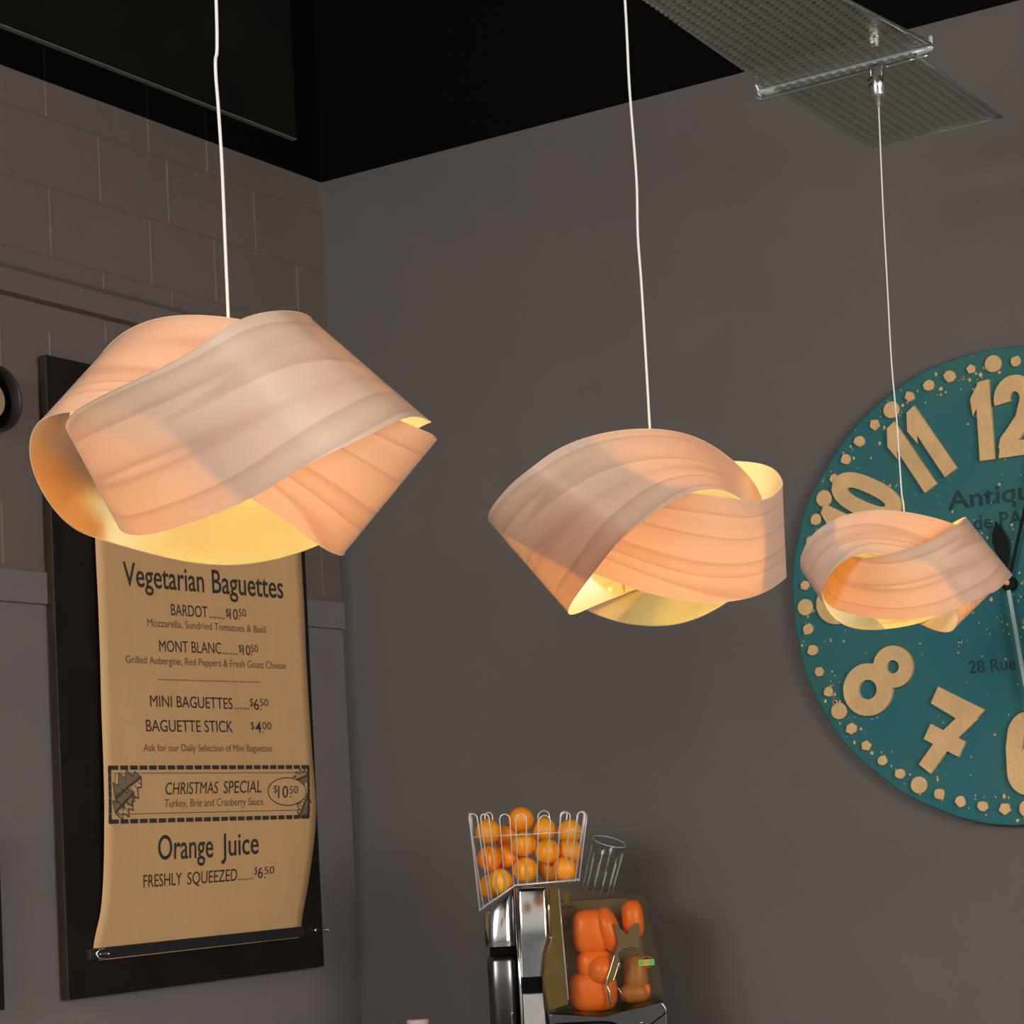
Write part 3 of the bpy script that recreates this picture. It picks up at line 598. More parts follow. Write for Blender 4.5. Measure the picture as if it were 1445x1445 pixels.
add_tube(bm, smooth_path([P_(2.129, -1.040, 3.440), P_(2.1285, -1.038, 3.415), P_(2.133, -1.034, 3.399), P_(2.150, -1.033, 3.3945), P_(2.20, -1.032, 3.394), P_(2.40, -1.036, 3.394), P_(2.565, -1.040, 3.394), P_(2.582, -1.042, 3.400), P_(2.586, -1.043, 3.424)]), [.004] * 6 + [.0055] * 6 + [.0075] * 6 + [.0105] * 18 + [.008] * 6 + [.0055] * 6 + [.004], 10)
obj('edge_lip', bm, M['glass_edge'], t)
bm = bmesh.new(); add_tube(bm, smooth_path([P_(2.128, -1.036, 3.40), P_(2.134, -1.032, 3.386), P_(2.160, -1.030, 3.378), P_(2.575, -1.040, 3.379)]), .0040, 8)
obj('lower_lip', bm, M['bar_clear'], t)
bm = bmesh.new(); add_tube(bm, [P_(2.550, -1.06, 3.3805), P_(2.550, -.470, 3.3805)], .0050, 8)
obj('side_lip', bm, M['bar_clear'], t)
bm = bmesh.new(); add_tube(bm, [P_(2.584, -1.045, 3.403), P_(2.538, -1.45, 3.403), P_(2.538, -2.6, 3.403)], .0055, 8)
obj('side_lip', bm, M['bar_clear'], t)
bm = bmesh.new(); add_tube(bm, [P_(2.185, -.470, 3.3805), P_(2.550, -.470, 3.3805)], .0020, 6)
obj('far_lip', bm, M['glass_edge'], t)
for x in (2.22, 2.51):
    bm = bmesh.new(); add_tube(bm, [P_(x, -2.5, 3.403), P_(x, -2.5, 4.751)], .003, 6); obj('hanger_rod', bm, M['black_metal'], t)

# ------------------------------------------------------------------ menu boards on the left wall
def menu_board(label, y0, y1, z0, z1, hooks):
    t = thing('menu_board', label, 'board', (0, y0, z0))
    w, h = y1 - y0, z1 - z0
    bm = bmesh.new(); add_box(bm, (.0145, 0, 0), (.040, w, h))
    bm.faces.ensure_lookup_table()
    for f in bm.faces:
        f.normal_update()
        if f.calc_center_median().y < .001: f.material_index = 1  # left side face is a lighter brown than the rest
    obj('back_panel', bm, [M['dark_wood'], M['wood_edge']], t, bevel=.003)
    if hooks:
        obj('clamp_bar', box((.0385, -1.318 - y0, 1.3205 - z0), (.0545, -.352 - y0, 1.3525 - z0)), M['black_metal'], t, bevel=.002)
        for k, y in enumerate((-1.287, -.280)):
            bm = bmesh.new(); z = 1.336 - z0; yy = y - y0
            add_tube(bm, [(.030, yy, z), (.062, yy, z)], .0030, 8)
            add_lathe(bm, [(.003, .040), (.0085, .042), (.0085, .0465), (.003, .050)], c=(0, yy, z), seg=16, axis='X')
            sh = smooth_path([(.050, yy - .004, z), (.072, yy - .002, z), (.094, yy + .004, z)])
            add_tube(bm, sh, .0032, 8)
            if k == 0:
                add_tube(bm, smooth_path([(.066, yy + .014, z + .013), (.064, yy - .004, z + .012), (.060, yy - .013, z), (.064, yy - .004, z - .012), (.066, yy + .012, z - .014)]), .0026, 8)
            obj('hook', bm, M['chrome'], t)
    return t
menu_board('dark wooden board behind the brown paper menu', -1.394, -.238, 1.218, 3.030, True)
menu_board('second dark wooden board at the left edge of the wall, mostly cut off', -2.79, -1.632, 1.215, 1.695, False)

# ------------------------------------------------------------------ paper menu
PX_Z = [a for a, b in PAPER_X]; PX_X = [b for a, b in PAPER_X]
lz, ly = [a for a, b in PAPER_L][::-1], [b for a, b in PAPER_L][::-1]
rz, ry = [a for a, b in PAPER_R][::-1], [b for a, b in PAPER_R][::-1]
def smooth_interp(z, xs, ys):
    return sum(np.interp(z + d, xs, ys) for d in (-.03, -.015, 0, .015, .03)) / 5
def paper_x(y, z):
    b = smooth_interp(z, PX_Z, PX_X)
    return float(b + .0022 * math.sin(5.1 * y + 3.3 * z) * min(1, max(0, (z - 1.34) / .15)))
bm = bmesh.new()
nz, ny = 90, 26
rows = []
for i in range(nz + 1):
    z = 1.332 + (2.93 - 1.332) * i / nz
    a, b = float(smooth_interp(z, lz, ly)), float(smooth_interp(z, rz, ry))
    rows.append([(paper_x(a + (b - a) * j / ny, z), a + (b - a) * j / ny, z) for j in range(ny + 1)])
YB, ZB = -.76, 1.33
paper = thing('paper_menu', 'long brown paper menu with black lettering hanging on the dark board', 'menu', (0, YB, ZB))
V = [[bm.verts.new((x, y - YB, z - ZB)) for x, y, z in r] for r in rows]
W = [[bm.verts.new((x - .0007, y - YB, z - ZB)) for x, y, z in r] for r in rows]
for i in range(nz):
    for j in range(ny):
        bm.faces.new((V[i][j], V[i][j + 1], V[i + 1][j + 1], V[i + 1][j])).smooth = True
        bm.faces.new((W[i][j], W[i + 1][j], W[i + 1][j + 1], W[i][j + 1])).smooth = True
for i in range(nz):
    for j in (0, ny): bm.faces.new((V[i][j], V[i + 1][j], W[i + 1][j], W[i][j]))
for j in range(ny):
    for i in (0, nz): bm.faces.new((V[i][j], W[i][j], W[i][j + 1], V[i][j + 1]))
bmesh.ops.recalc_face_normals(bm, faces=bm.faces)
obj('paper_sheet', bm, M['paper'], paper)
bm = bmesh.new(); add_tube(bm, [(.050, -1.235 - YB, 2.935 - ZB), (.050, -.285 - YB, 2.935 - ZB)], .012, 12)
obj('top_roller', bm, M['black_metal'], paper)
bm = bmesh.new()     # paper tail showing below the clamp bar
add_prism(bm, [(-1.275, 1.3175), (-.372, 1.3185), (-.372, 1.3215), (-1.275, 1.3220)], lambda y, z, d: (d, y - YB, z - ZB), .0395, .0470)
obj('paper_tail', bm, M['paper'], paper)

def text_mesh(txt, offset=0.0):
    cu = bpy.data.curves.new('text', 'FONT'); cu.body = txt; cu.size = 1; cu.offset = offset; cu.resolution_u = 4
    o = bpy.data.objects.new('text', cu); COL.objects.link(o)
    dg = bpy.context.evaluated_depsgraph_get(); dg.update()
    me = bpy.data.meshes.new_from_object(o.evaluated_get(dg))
    bpy.data.objects.remove(o); bpy.data.curves.remove(cu)
    return me
CAP_H = .729
def on_paper(y, z, off=.0011):
    return (paper_x(y, z) + off, y - YB, z - ZB)
WORD_LINES = {}
def letter_line(txt, ya, za, yb, zb, h, shear, weight, grey):
    me = text_mesh(txt, 0.0 if weight < .3 or 'M' in txt else (.0025 if weight < .9 else .009))
    co = np.array([v.co[:] for v in me.vertices]); x0, x1 = co[:, 0].min(), co[:, 0].max()
    bm = bmesh.new(); bm.from_mesh(me); bpy.data.meshes.remove(me)
    # cut into narrow strips so that the lettering can follow the paper
    for v in bm.verts:
        u = (v.co.x - x0) / max(x1 - x0, 1e-6); q = v.co.y / CAP_H * h
        y = ya + (yb - ya) * u + shear * q; z = za + (zb - za) * u + q
        v.co = on_paper(y, z)
    bmesh.ops.recalc_face_normals(bm, faces=bm.faces)
    for f in bm.faces:
        f.normal_update()
        if f.normal.x < 0: f.normal_flip()
    return bm
for (txt, ya, za, yb, zb, h, shear, weight, grey) in LETTERING:
    o = obj('lettering', letter_line(txt, ya, za, yb, zb, h, shear, weight, grey), M['ink_soft' if grey else ('ink' if weight >= .6 else 'ink_mid')], paper)

def flat_poly(bm, pts, off=.0011):
    vs = [bm.verts.new(on_paper(y, z, off)) for y, z in pts]
    f = bm.faces.new(vs); f.normal_update()
    if f.normal.x < 0: f.normal_flip()
def lerp(a, b, t): return (a[0] + (b[0] - a[0]) * t, a[1] + (b[1] - a[1]) * t)
def stroke(bm, pts, w, off=.0011):
    for a, b in zip(pts, pts[1:]):
        d = Vector((b[0] - a[0], b[1] - a[1])); L_ = d.length
        if L_ < 1e-6: continue
        d /= L_; n = Vector((-d.y, d.x)) * w / 2; e = d * w * .3
        flat_poly(bm, [(a[0] - n.x - e.x, a[1] - n.y - e.y), (b[0] - n.x + e.x, b[1] - n.y + e.y), (b[0] + n.x + e.x, b[1] + n.y + e.y), (a[0] + n.x - e.x, a[1] + n.y - e.y)], off)
bm = bmesh.new()
nd = {0: 23, 1: 7, 2: 23, 3: 7}
for k in range(4):
    a, b = DASH[k], DASH[(k + 1) % 4]; n = nd[k]
    for q in range(n):
        t0, t1 = (q + (.20 if q else 0)) / n, (q + (.82 if q < n - 1 else 1)) / n
        stroke(bm, [lerp(a, b, t0), lerp(a, b, t1)], .0125)
obj('dashed_border', bm, M['ink'], paper)
bm = bmesh.new()
for k in range(4): stroke(bm, [lerp(THIN[k], THIN[(k + 1) % 4], q / 8) for q in range(9)], .0022, .0008)
obj('thin_border', bm, M['ink_soft'], paper)

def holly_leaf(bm, soft, base, ang, length, wid):
    """one prickly leaf: grey shaded half, dark outline and midrib, in paper coordinates"""
    ca, sa = math.cos(ang), math.sin(ang)
    P = lambda u, v: (base[0] + (u * ca - v * sa) * length, base[1] + (u * sa + v * ca) * length)
    prof = [(0, .05), (.12, .36), (.24, .20), (.40, .46), (.52, .24), (.66, .40), (.76, .16), (.88, .22), (1, 0)]
    up = [P(u, v * wid) for u, v in prof]; lo = [P(u, -v * wid) for u, v in prof]
    for (u0, v0), (u1, v1) in zip(prof, prof[1:]):
        flat_poly(soft, [P(u0, 0), P(u1, 0), P(u1, v1 * wid * .9), P(u0, v0 * wid * .9)], .0009)
    for u in np.linspace(.1, .85, 6):
        w = np.interp(u, [p[0] for p in prof], [p[1] for p in prof]) * wid
        stroke(soft, [P(u, -.05 * wid), P(u + .06, -w * .75)], .0035, .0009)
    stroke(bm, up, .0030); stroke(bm, lo, .0040); stroke(bm, [P(0, 0), P(.55, .01), P(.95, 0)], .0075)
def holly(leaves):
    for l in leaves:
        bm, soft = bmesh.new(), bmesh.new(); holly_leaf(bm, soft, *l)
        o = obj('holly_leaf', bm, M['ink_mid'], paper); obj('leaf_shading', soft, M['leaf_ink'], o)
a = HOLLY_A; b = HOLLY_B
holly([(lerp(a[3], a[0], .40), .50, .125, .95), (lerp(a[3], a[0], .05), .62, .095, 1.0)])
holly([(lerp(b[1], b[2], .06), PI + .25, .080, .8), (lerp(b[2], b[1], .40), PI + .95, .085, .9)])
oc = OVAL[0]; ow = abs(OVAL[1][0] - oc[0]); oh = abs(OVAL[2][1] - oc[1])
ell = [(oc[0] + ow * math.cos(q * PI / 24), oc[1] + oh * math.sin(q * PI / 24)) for q in range(49)]
bm = bmesh.new(); flat_poly(bm, ell[:-1], .0016); obj('price_bubble', bm, M['paper'], paper)
bm = bmesh.new(); stroke(bm, ell, .0032, .0020); obj('price_bubble_outline', bm, M['ink_mid'], paper)
# prices inside the bubble sit on top of it
for o in paper.children:
    if o.name.startswith('lettering'):
        c = np.mean([v.co[:] for v in o.data.vertices], axis=0)
        if abs(c[1] + YB - oc[0]) < ow and abs(c[2] + ZB - oc[1]) < oh:
            for v in o.data.vertices: v.co.x += .0014

# ------------------------------------------------------------------ round wall piece at the left edge
t = thing('wall_roundel', 'small round dark wall piece with a cream centre at the left edge', 'wall decoration', (0, -1.590, 2.876))
bm = bmesh.new(); add_lathe(bm, [(.083, .012), (.084, .044), (.086, .048), (.091, .048), (.093, .045), (.093, .001)], seg=56, axis='X', close=False)
obj('rim', bm, M['brown_ring'], t)
bm = bmesh.new(); add_lathe(bm, [(.0, .013), (.0835, .013), (.0835, .001)], seg=56, axis='X')
obj('backing', bm, M['slot'], t)
bm = bmesh.new(); add_lathe(bm, [(.052, .012), (.0535, .018), (.051, .021), (0, .022)], seg=40, axis='X', close=False)
obj('cream_centre', bm, M['cream_disc'], t)

# ------------------------------------------------------------------ big wall clock
CX, CZ, CR = 2.3306, 2.2145, .664
clock = thing('wall_clock', 'large round weathered teal wall clock with cream numerals on the back wall', 'clock', (CX, 0, CZ))
rnd = random.Random(4)
bm = bmesh.new()
rim = []
for q in range(180):
    a = q * PI / 90; r = CR * (1 + .0025 * math.sin(7 * a + 1) + .0018 * math.sin(17 * a)) + rnd.uniform(-.0012, .0012)
    rim.append((r * math.cos(a), r * math.sin(a)))
fs = add_prism(bm, rim, lambda a, b, d: (a, d, b), -.002, -.040)
obj('clock_face', bm, M['teal'], clock, bevel=.006)
FY = -.0395
def cl(x, z, d): return (x, FY - d, z)

def add_stroke(bm, pts, hw, fn, h=.014, closed=False):
    """raised band of half-width hw along pts, with mitred corners"""
    n = len(pts); L_, R_ = [], []
    P = [Vector(p) for p in pts]
    for i in range(n):
        a = P[(i - 1) % n] if closed or i > 0 else None
        b = P[(i + 1) % n] if closed or i < n - 1 else None
        d0 = (P[i] - a).normalized() if a is not None else None
        d1 = (b - P[i]).normalized() if b is not None else None
        d0 = d0 if d0 is not None else d1; d1 = d1 if d1 is not None else d0
        n0, n1 = Vector((-d0.y, d0.x)), Vector((-d1.y, d1.x))
        m = (n0 + n1).normalized(); k = hw / max(.4, m.dot(n0))
        L_.append(P[i] + m * k); R_.append(P[i] - m * k)
    rng = range(n) if closed else range(n - 1)
    top = lambda v: bm.verts.new(fn(v.x, v.y, h)); bot = lambda v: bm.verts.new(fn(v.x, v.y, 0))
    lt, rt = [top(v) for v in L_], [top(v) for v in R_]; lb, rb = [bot(v) for v in L_], [bot(v) for v in R_]
    fs = []
    for i in rng:
        k = (i + 1) % n
        fs += [bm.faces.new((lt[i], lt[k], rt[k], rt[i])), bm.faces.new((lt[i], lb[i], lb[k], lt[k])), bm.faces.new((rt[i], rt[k], rb[k], rb[i]))]
    if not closed:
        fs += [bm.faces.new((lt[0], rt[0], rb[0], lb[0])), bm.faces.new((lt[-1], lb[-1], rb[-1], rt[-1]))]
    bmesh.ops.recalc_face_normals(bm, faces=fs)
def arc(cx, cy, rx, ry, a0, a1, n=18): return [(cx + rx * math.cos(a0 + (a1 - a0) * q / n), cy + ry * math.sin(a0 + (a1 - a0) * q / n)) for q in range(n + 1)]
D = PI / 180
def digit(bm, ch, fn):
    """digits about .115 high from y=-.115 to .115, centred on x=0"""
    if ch == '1':
        add_prism(bm, [(.028, .115), (-.002, .112), (-.031, .066), (-.027, .018), (-.014, .038), (-.016, -.115), (.028, -.115)], fn, 0, .014)
    elif ch == '0':
        sq = lambda v, p: math.copysign(abs(v) ** p, v)
        n_ = 40; ring4 = []
        for rx, ry, p, hh in ((.0575, .115, .82, .014), (.0125, .066, .9, .014), (.0125, .066, .9, 0), (.0575, .115, .82, 0)):
            ring4.append([bm.verts.new(fn(rx * sq(math.cos(q * 2 * PI / n_), p), ry * sq(math.sin(q * 2 * PI / n_), p), hh)) for q in range(n_)])
        fs = []
        for r_ in range(3 + 0):
            A0, B0 = ring4[r_], ring4[r_ + 1]
            fs += [bm.faces.new((A0[q], A0[(q + 1) % n_], B0[(q + 1) % n_], B0[q])) for q in range(n_)]
        fs += [bm.faces.new((ring4[3][q], ring4[3][(q + 1) % n_], ring4[0][(q + 1) % n_], ring4[0][q])) for q in range(n_)]
        bmesh.ops.recalc_face_normals(bm, faces=fs)
    elif ch == '2':
        add_stroke(bm, arc(0, .050, .038, .042, 195 * D, -25 * D, 16) + [(.020, -.012), (-.010, -.048), (-.030, -.070), (-.036, -.092)], .0235, fn)
        add_prism(bm, [(-.061, -.115), (.060, -.115), (.060, -.072), (-.052, -.072)], fn, 0, .0138)
    elif ch == '3':
        add_stroke(bm, arc(-.004, .054, .034, .038, 165 * D, -90 * D, 16), .023, fn); add_stroke(bm, arc(-.004, -.046, .038, .046, 90 * D, -165 * D, 16), .023, fn, .0138)
    elif ch == '4':
        add_stroke(bm, [(.022, -.115), (.022, .110)], .022, fn); add_stroke(bm, [(.020, .095), (-.040, -.030)], .020, fn, .0138); add_stroke(bm, [(-.060, -.045), (.062, -.045)], .021, fn, .0136)
    elif ch == '5':
        add_stroke(bm, [(.050, .093), (-.034, .093), (-.036, .012)], .022, fn); add_stroke(bm, arc(-.004, -.044, .040, .048, 125 * D, -150 * D, 18), .023, fn, .0138)
    elif ch in '69':
        f = fn if ch == '6' else (lambda x, y, d: fn(-x, -y, d))
        add_stroke(bm, arc(0, -.050, .038, .042, 0, 2 * PI, 28)[:-1], .0235, f, closed=True)
        add_stroke(bm, [(.046, .074)] + arc(.008, .040, .040, .055, 60 * D, 150 * D, 10) + [(-.0365, .020), (-.038, -.045)], .0235, f, .0138)
    elif ch == '7':
        add_prism(bm, [(-.075, .112), (.078, .112), (.058, .050), (-.075, .060)], fn, 0, .014)
        add_stroke(bm, [(.050, .088), (.012, -.005), (-.010, -.118)], .0225, fn, .0138)
        add_stroke(bm, [(-.050, -.018), (.066, -.018)], .024, fn, .0136)
    elif ch == '8':
        add_stroke(bm, arc(0, -.042, .0525, .053, 0, 2 * PI, 30)[:-1], .0240, fn, closed=True)
        add_stroke(bm, arc(0, .060, .0405, .040, 0, 2 * PI, 28)[:-1], .0210, fn, .0137, closed=True)
NUMERAL_AT = {12: (.0093, .4640), 11: (-.2395, .4061), 10: (-.4240, .2600), 8: (-.4073, -.2318), 7: (-.2201, -.3972), 6: (.012, -.4708)}
for h in range(1, 13):
    th = h * PI / 6
    px_, pz_ = NUMERAL_AT.get(h, (.468 * math.sin(th), .468 * math.cos(th)))
    rot = -th if h in (9, 10, 11, 12, 1, 2, 3) else PI - th          # numerals below the middle stand upside up
    if h == 8: rot = PI - th + .10
    s = .98
    def fn_at(dx):
        def fn(x, y, d):
            x = (x + dx) * s; y = y * s
            return cl(px_ + x * math.cos(rot) - y * math.sin(rot), pz_ + x * math.sin(rot) + y * math.cos(rot), d)
        return fn
    bm = bmesh.new(); tx = str(h)
    if len(tx) == 1: digit(bm, tx, fn_at(0))
    else:
        off = {12: (-.052, .048), 11: (-.034, .040), 10: (-.055, .042)}[h]
        digit(bm, tx[0], fn_at(off[0])); digit(bm, tx[1], fn_at(off[1]))
    obj('numeral', bm, M['cream'], clock)
for k in range(60):
    a = k * PI / 30; big = k % 5 == 0
    r = .619; cx, cz = r * math.sin(a), r * math.cos(a)
    w = .0245 if big else rnd.uniform(.0150, .0178)
    n = 18 if big else rnd.choice((5, 6, 7, 8, 9))
    sq = rnd.random() < .35 and not big
    pts = []
    for q in range(n if not sq else 8):
        b = q * 2 * PI / (n if not sq else 8) + .3
        rr = w * (1 if big else rnd.uniform(.86, 1.10))
        x, y = math.cos(b), math.sin(b)
        if sq: m = max(abs(x), abs(y)); x, y = x / m, y / m
        pts.append((rr * x, rr * y))
    bm = bmesh.new()
    add_prism(bm, pts, lambda x, y, d: cl(cx + x * math.cos(a) + y * math.sin(a), cz - x * math.sin(a) + y * math.cos(a), d), 0, .010)
    obj('minute_mark', bm, M['cream'], clock, bevel=.002)
bm = bmesh.new()      # chipped spots where the cream undercoat shows
for k in range(520):
    a = rnd.uniform(0, 2 * PI)
    mode = rnd.random()
    if mode < .62: r = rnd.gauss(.615, .028)
    elif mode < .8: r = abs(rnd.gauss(0, .12)) + .03
    else: r = rnd.uniform(.1, .6)
    if r > .652: continue
    x, z = r * math.sin(a), r * math.cos(a); w = rnd.choice((.0018, .0025, .0035, .005)) * rnd.uniform(.7, 1.2)
    if mode >= .62: w *= .8
    add_prism(bm, [(w * rnd.uniform(.6, 1.2) * math.cos(q * PI / 3), 1.3 * w * rnd.uniform(.6, 1.2) * math.sin(q * PI / 3)) for q in range(6)], lambda p, q, d: cl(x + p, z + q, d), -.001, .0009)
tag(obj('paint_chips', bm, M['cream'], clock), kind='stuff')
def clock_text(txt, x0, z0, x1, h, weight=.5, slope=0):
    me = text_mesh(txt, .02 * weight); bm = bmesh.new(); bm.from_mesh(me); bpy.data.meshes.remove(me)
    a = min(v.co.x for v in bm.verts); b = max(v.co.x for v in bm.verts)
    for v in bm.verts:
        u = (v.co.x - a) / (b - a); v.co = cl(x0 + (x1 - x0) * u, z0 + v.co.y / CAP_H * h + slope * u, .0008)
    for f in bm.faces:
        f.normal_update()
        if f.normal.y > 0: f.normal_flip()
    obj('clock_lettering', bm, M['clock_text'], clock)
clock_text('Antiquités', -.1664, .2290, .2060, .053, 1.1)
clock_text('de PARIS', -.0950, .1625, .1230, .042, 1.0)
clock_text('28 Rue', -.1400, -.2355, -.0040, .036, .9)
def hand(name, ang, prof, m, d0):
    c, s_ = math.cos(ang), math.sin(ang); bm = bmesh.new()
    pts = [(w, r) for w, r in prof] + [(-w, r) for w, r in prof[::-1] if w > 1e-6]
    add_prism(bm, pts, lambda x, y, d: cl(x * c + y * s_, -x * s_ + y * c, d), d0, d0 + .003)
    obj(name, bm, m, clock)
hand('hour_hand', -7.5 * D, [(.006, -.02), (.006, .045), (.012, .062), (.0205, .105), (.0215, .128), (.015, .150), (0, .180)], M['hand'], .018)
hand('minute_hand', 17.5 * D, [(.0055, -.02), (.0045, .13), (.004, .30), (.010, .33), (0, .41)], M['hand'], .023)
hand('second_hand', 174.5 * D, [(.004, -.01), (.0055, .03), (.0055, .22), (.003, .38), (0, .40)], M['hand_steel'], .028)
bm = bmesh.new(); add_lathe(bm, [(.020, FY + .001), (.020, FY - .030), (.016, FY - .036), (.0, FY - .037)], seg=28, axis='Y'); obj('hub', bm, M['hand'], clock)
bm = bmesh.new(); add_superell(bm, (.001, FY - .037, .001), (.0075, .006, .0075)); obj('hub_pin', bm, M['cream'], clock)

# ------------------------------------------------------------------ orange juicer, turned towards the camera
JB = Vector((1.06, -.5, 0)); JROT = math.radians(31.6166)
JM = Matrix.Translation(JB) @ Matrix.Rotation(JROT, 4, 'Z')
jz = .90
juicer = thing('orange_juicer', 'steel orange juicing machine with an amber cover below the basket', 'juicer', (JB.x, JB.y, jz), JROT)
def jf(x, z, d): return (x, d, z - jz)          # local: x right, y away from the camera, z up
def jbox(name, x0, x1, d0, d1, z0, z1, m, bevel=.003): return obj(name, box((x0, d0, z0 - jz), (x1, d1, z1 - jz)), m, juicer, bevel=bevel)
def jprism(name, pts, d0, d1, m, bevel=.003, smooth=False):
    bm = bmesh.new(); add_prism(bm, pts, jf, d0, d1); return obj(name, bm, m, juicer, bevel=bevel)
def rounded(pts, r, n=5):
    out = []; P = [Vector(p) for p in pts]; k = len(P)
    for i in range(k):
        a, b, c = P[i - 1], P[i], P[(i + 1) % k]
        d0 = (a - b); d1 = (c - b); q = min(r, d0.length * .45, d1.length * .45)
        s, e = b + d0.normalized() * q, b + d1.normalized() * q
        for j in range(n + 1):
            u = j / n; out.append(tuple(s * (1 - u) ** 2 + b * 2 * u * (1 - u) + e * u * u))
    return out
# curved upper side housing (rounded front edge) and lower tank
def side_prof(x0, x1, d0, d1, r):       # plan outline, rounded at the front left
    return rounded([(x0, d1), (x0, d0), (x1, d0), (x1, d1)], r, 8)
bm = bmesh.new(); pl = side_prof(-.188, -.095, -.100, .14, .055)
rings = []
for u in np.linspace(0, 1, 9):       # the wall leans back towards its top
    rings.append([bm.verts.new((x, y + (.016 * u * u if y < .1 else 0), 1.292 + (.090 + (x + .188) / .093 * .074) * u - jz)) for x, y in pl])
for A_, B_ in zip(rings, rings[1:]):
    for i in range(len(pl)):
        f = bm.faces.new((A_[i], A_[(i + 1) % len(pl)], B_[(i + 1) % len(pl)], B_[i])); f.smooth = True
bm.faces.new(rings[0][::-1]); bm.faces.new(rings[-1]); bmesh.ops.recalc_face_normals(bm, faces=bm.faces)
obj('side_housing', bm, M['steel'], juicer, bevel=.002)
bm = bmesh.new(); pl = side_prof(-.186, -.100, -.095, .14, .035)
rings = []
for dz, k in ((0, 0), (.35, 0), (.362, .004), (.370, .012), (.372, .022)):
    rings.append([bm.verts.new((x + (k if x < -.15 else -k * .3), y + (k if y < 0 else -k), dz)) for x, y in pl])
for A_, B_ in zip(rings, rings[1:]):
    for i in range(len(pl)):
        f = bm.faces.new((A_[i], A_[(i + 1) % len(pl)], B_[(i + 1) % len(pl)], B_[i])); f.smooth = True
bm.faces.new(rings[0][::-1]); bm.faces.new(rings[-1]); bmesh.ops.recalc_face_normals(bm, faces=bm.faces)
obj('peel_bin', bm, M['steel_dark'], juicer)
jbox('seam_gap', -.176, -.100, -.080, .13, 1.262, 1.296, M['slot'])
bm = bmesh.new(); add_tube(bm, [jf(-.1205, 1.10, -.0955), jf(-.1190, .97, -.0955)], .0045, 8); add_tube(bm, [jf(-.125, 1.07, -.093), jf(-.1205, 1.105, -.0955)], .004, 8); obj('bin_handle', bm, M['chrome'], juicer)
# front column
bm = bmesh.new()
def col_right(z): return float(np.interp(z, [.9, 1.12, 1.20, 1.265, 1.312, 1.4535], [-.002, -.026, -.030, -.020, -.004, -.001]))
zz_ = list(np.linspace(.9, 1.30, 17)) + list(np.linspace(1.312, 1.455, 12))
def bow(z): return -.118 + (.0 if z < 1.30 else .015 * ((z - 1.30) / .155) ** 2)
rows = [[bm.verts.new(jf(-.094 + (col_right(z) + .094) * q / 6, z, bow(z) + .0025 * ((q - 3) / 3) ** 2)) for q in range(7)] + [bm.verts.new(jf(col_right(z), z, .05)), bm.verts.new(jf(-.094, z, .05))] for z in zz_]
for A_, B_ in zip(rows, rows[1:]):
    for q in range(9):
        f = bm.faces.new((A_[q], A_[(q + 1) % 9], B_[(q + 1) % 9], B_[q])); f.smooth = q < 6
bm.faces.new(rows[0][::-1]); bm.faces.new(rows[-1]); bmesh.ops.recalc_face_normals(bm, faces=bm.faces)
obj('front_column', bm, M['steel'], juicer)
bm = bmesh.new(); add_tube(bm, [jf(-.0955, jz, -.118), jf(-.0945, 1.455, -.118)], .0042, 10); obj('column_edge', bm, M['chrome'], juicer)
bm = bmesh.new(); add_tube(bm, [jf(-.0035, 1.318, -.119), jf(-.0005, 1.452, -.119)], .0038, 10); obj('column_edge', bm, M['chrome'], juicer)
jbox('chute_slot', -.0895, -.0335, -.1195, -.110, 1.159, 1.205, M['slot'], .001)
jprism('chute_plate', [(-.0895, .93), (-.012, .93), (-.030, 1.06), (-.034, 1.157), (-.0895, 1.157)], -.121, -.112, M['steel_light'], .001)
bm = bmesh.new(); add_superell(bm, jf(.0005, 1.3105, -.128), (.0075, .008, .006)); add_tube(bm, [jf(.0005, 1.3105, -.10), jf(.0005, 1.3105, -.125)], .004, 10)
add_superell(bm, jf(.0085, 1.311, -.127), (.005, .006, .0045)); obj('cover_knob', bm, M['chrome'], juicer)
# rear plate behind the squeezing unit, sloping steel base with its drip channel
jprism('rear_plate', rounded([(-.001, jz), (.262, jz), (.262, 1.36), (.235, 1.405), (-.001, 1.405)], .02), .055, .15, M['blade'], .002)
jprism('base_tray', rounded([(-.026, jz), (.302, jz), (.309, 1.10), (.296, 1.120), (.165, 1.096), (.135, 1.088), (-.018, 1.104)], .008), -.150, .12, M['steel_dark'], .004)
bm = bmesh.new(); add_tube(bm, smooth_path([jf(-.004, 1.073, -.152), jf(.05, 1.073, -.153), (jf(.138, 1.071, -.153)), jf(.170, 1.060, -.153), jf(.185, 1.040, -.153), jf(.188, .95, -.153)]), .0035, 8); obj('drip_channel', bm, M['slot'], juicer)
jprism('drip_plate', rounded([(-.012, .95), (.178, .95), (.178, 1.040), (.160, 1.054), (.135, 1.063), (.0, 1.065)], .01), -.154, -.148, M['steel_light'], .002)
bm = bmesh.new(); add_tube(bm, [jf(.225, 1.035, -.152), jf(.305, 1.088, -.150)], .002, 8); obj('base_fold', bm, M['slot'], juicer)
bm = bmesh.new()
for x, z, r in ((.225, 1.058, .007), (.243, 1.052, .006), (.236, 1.066, .005), (.213, 1.056, .005)): add_superell(bm, jf(x, z, -.152), (r, .006, r * .8))
obj('tap_fitting', bm, M['chrome'], juicer)
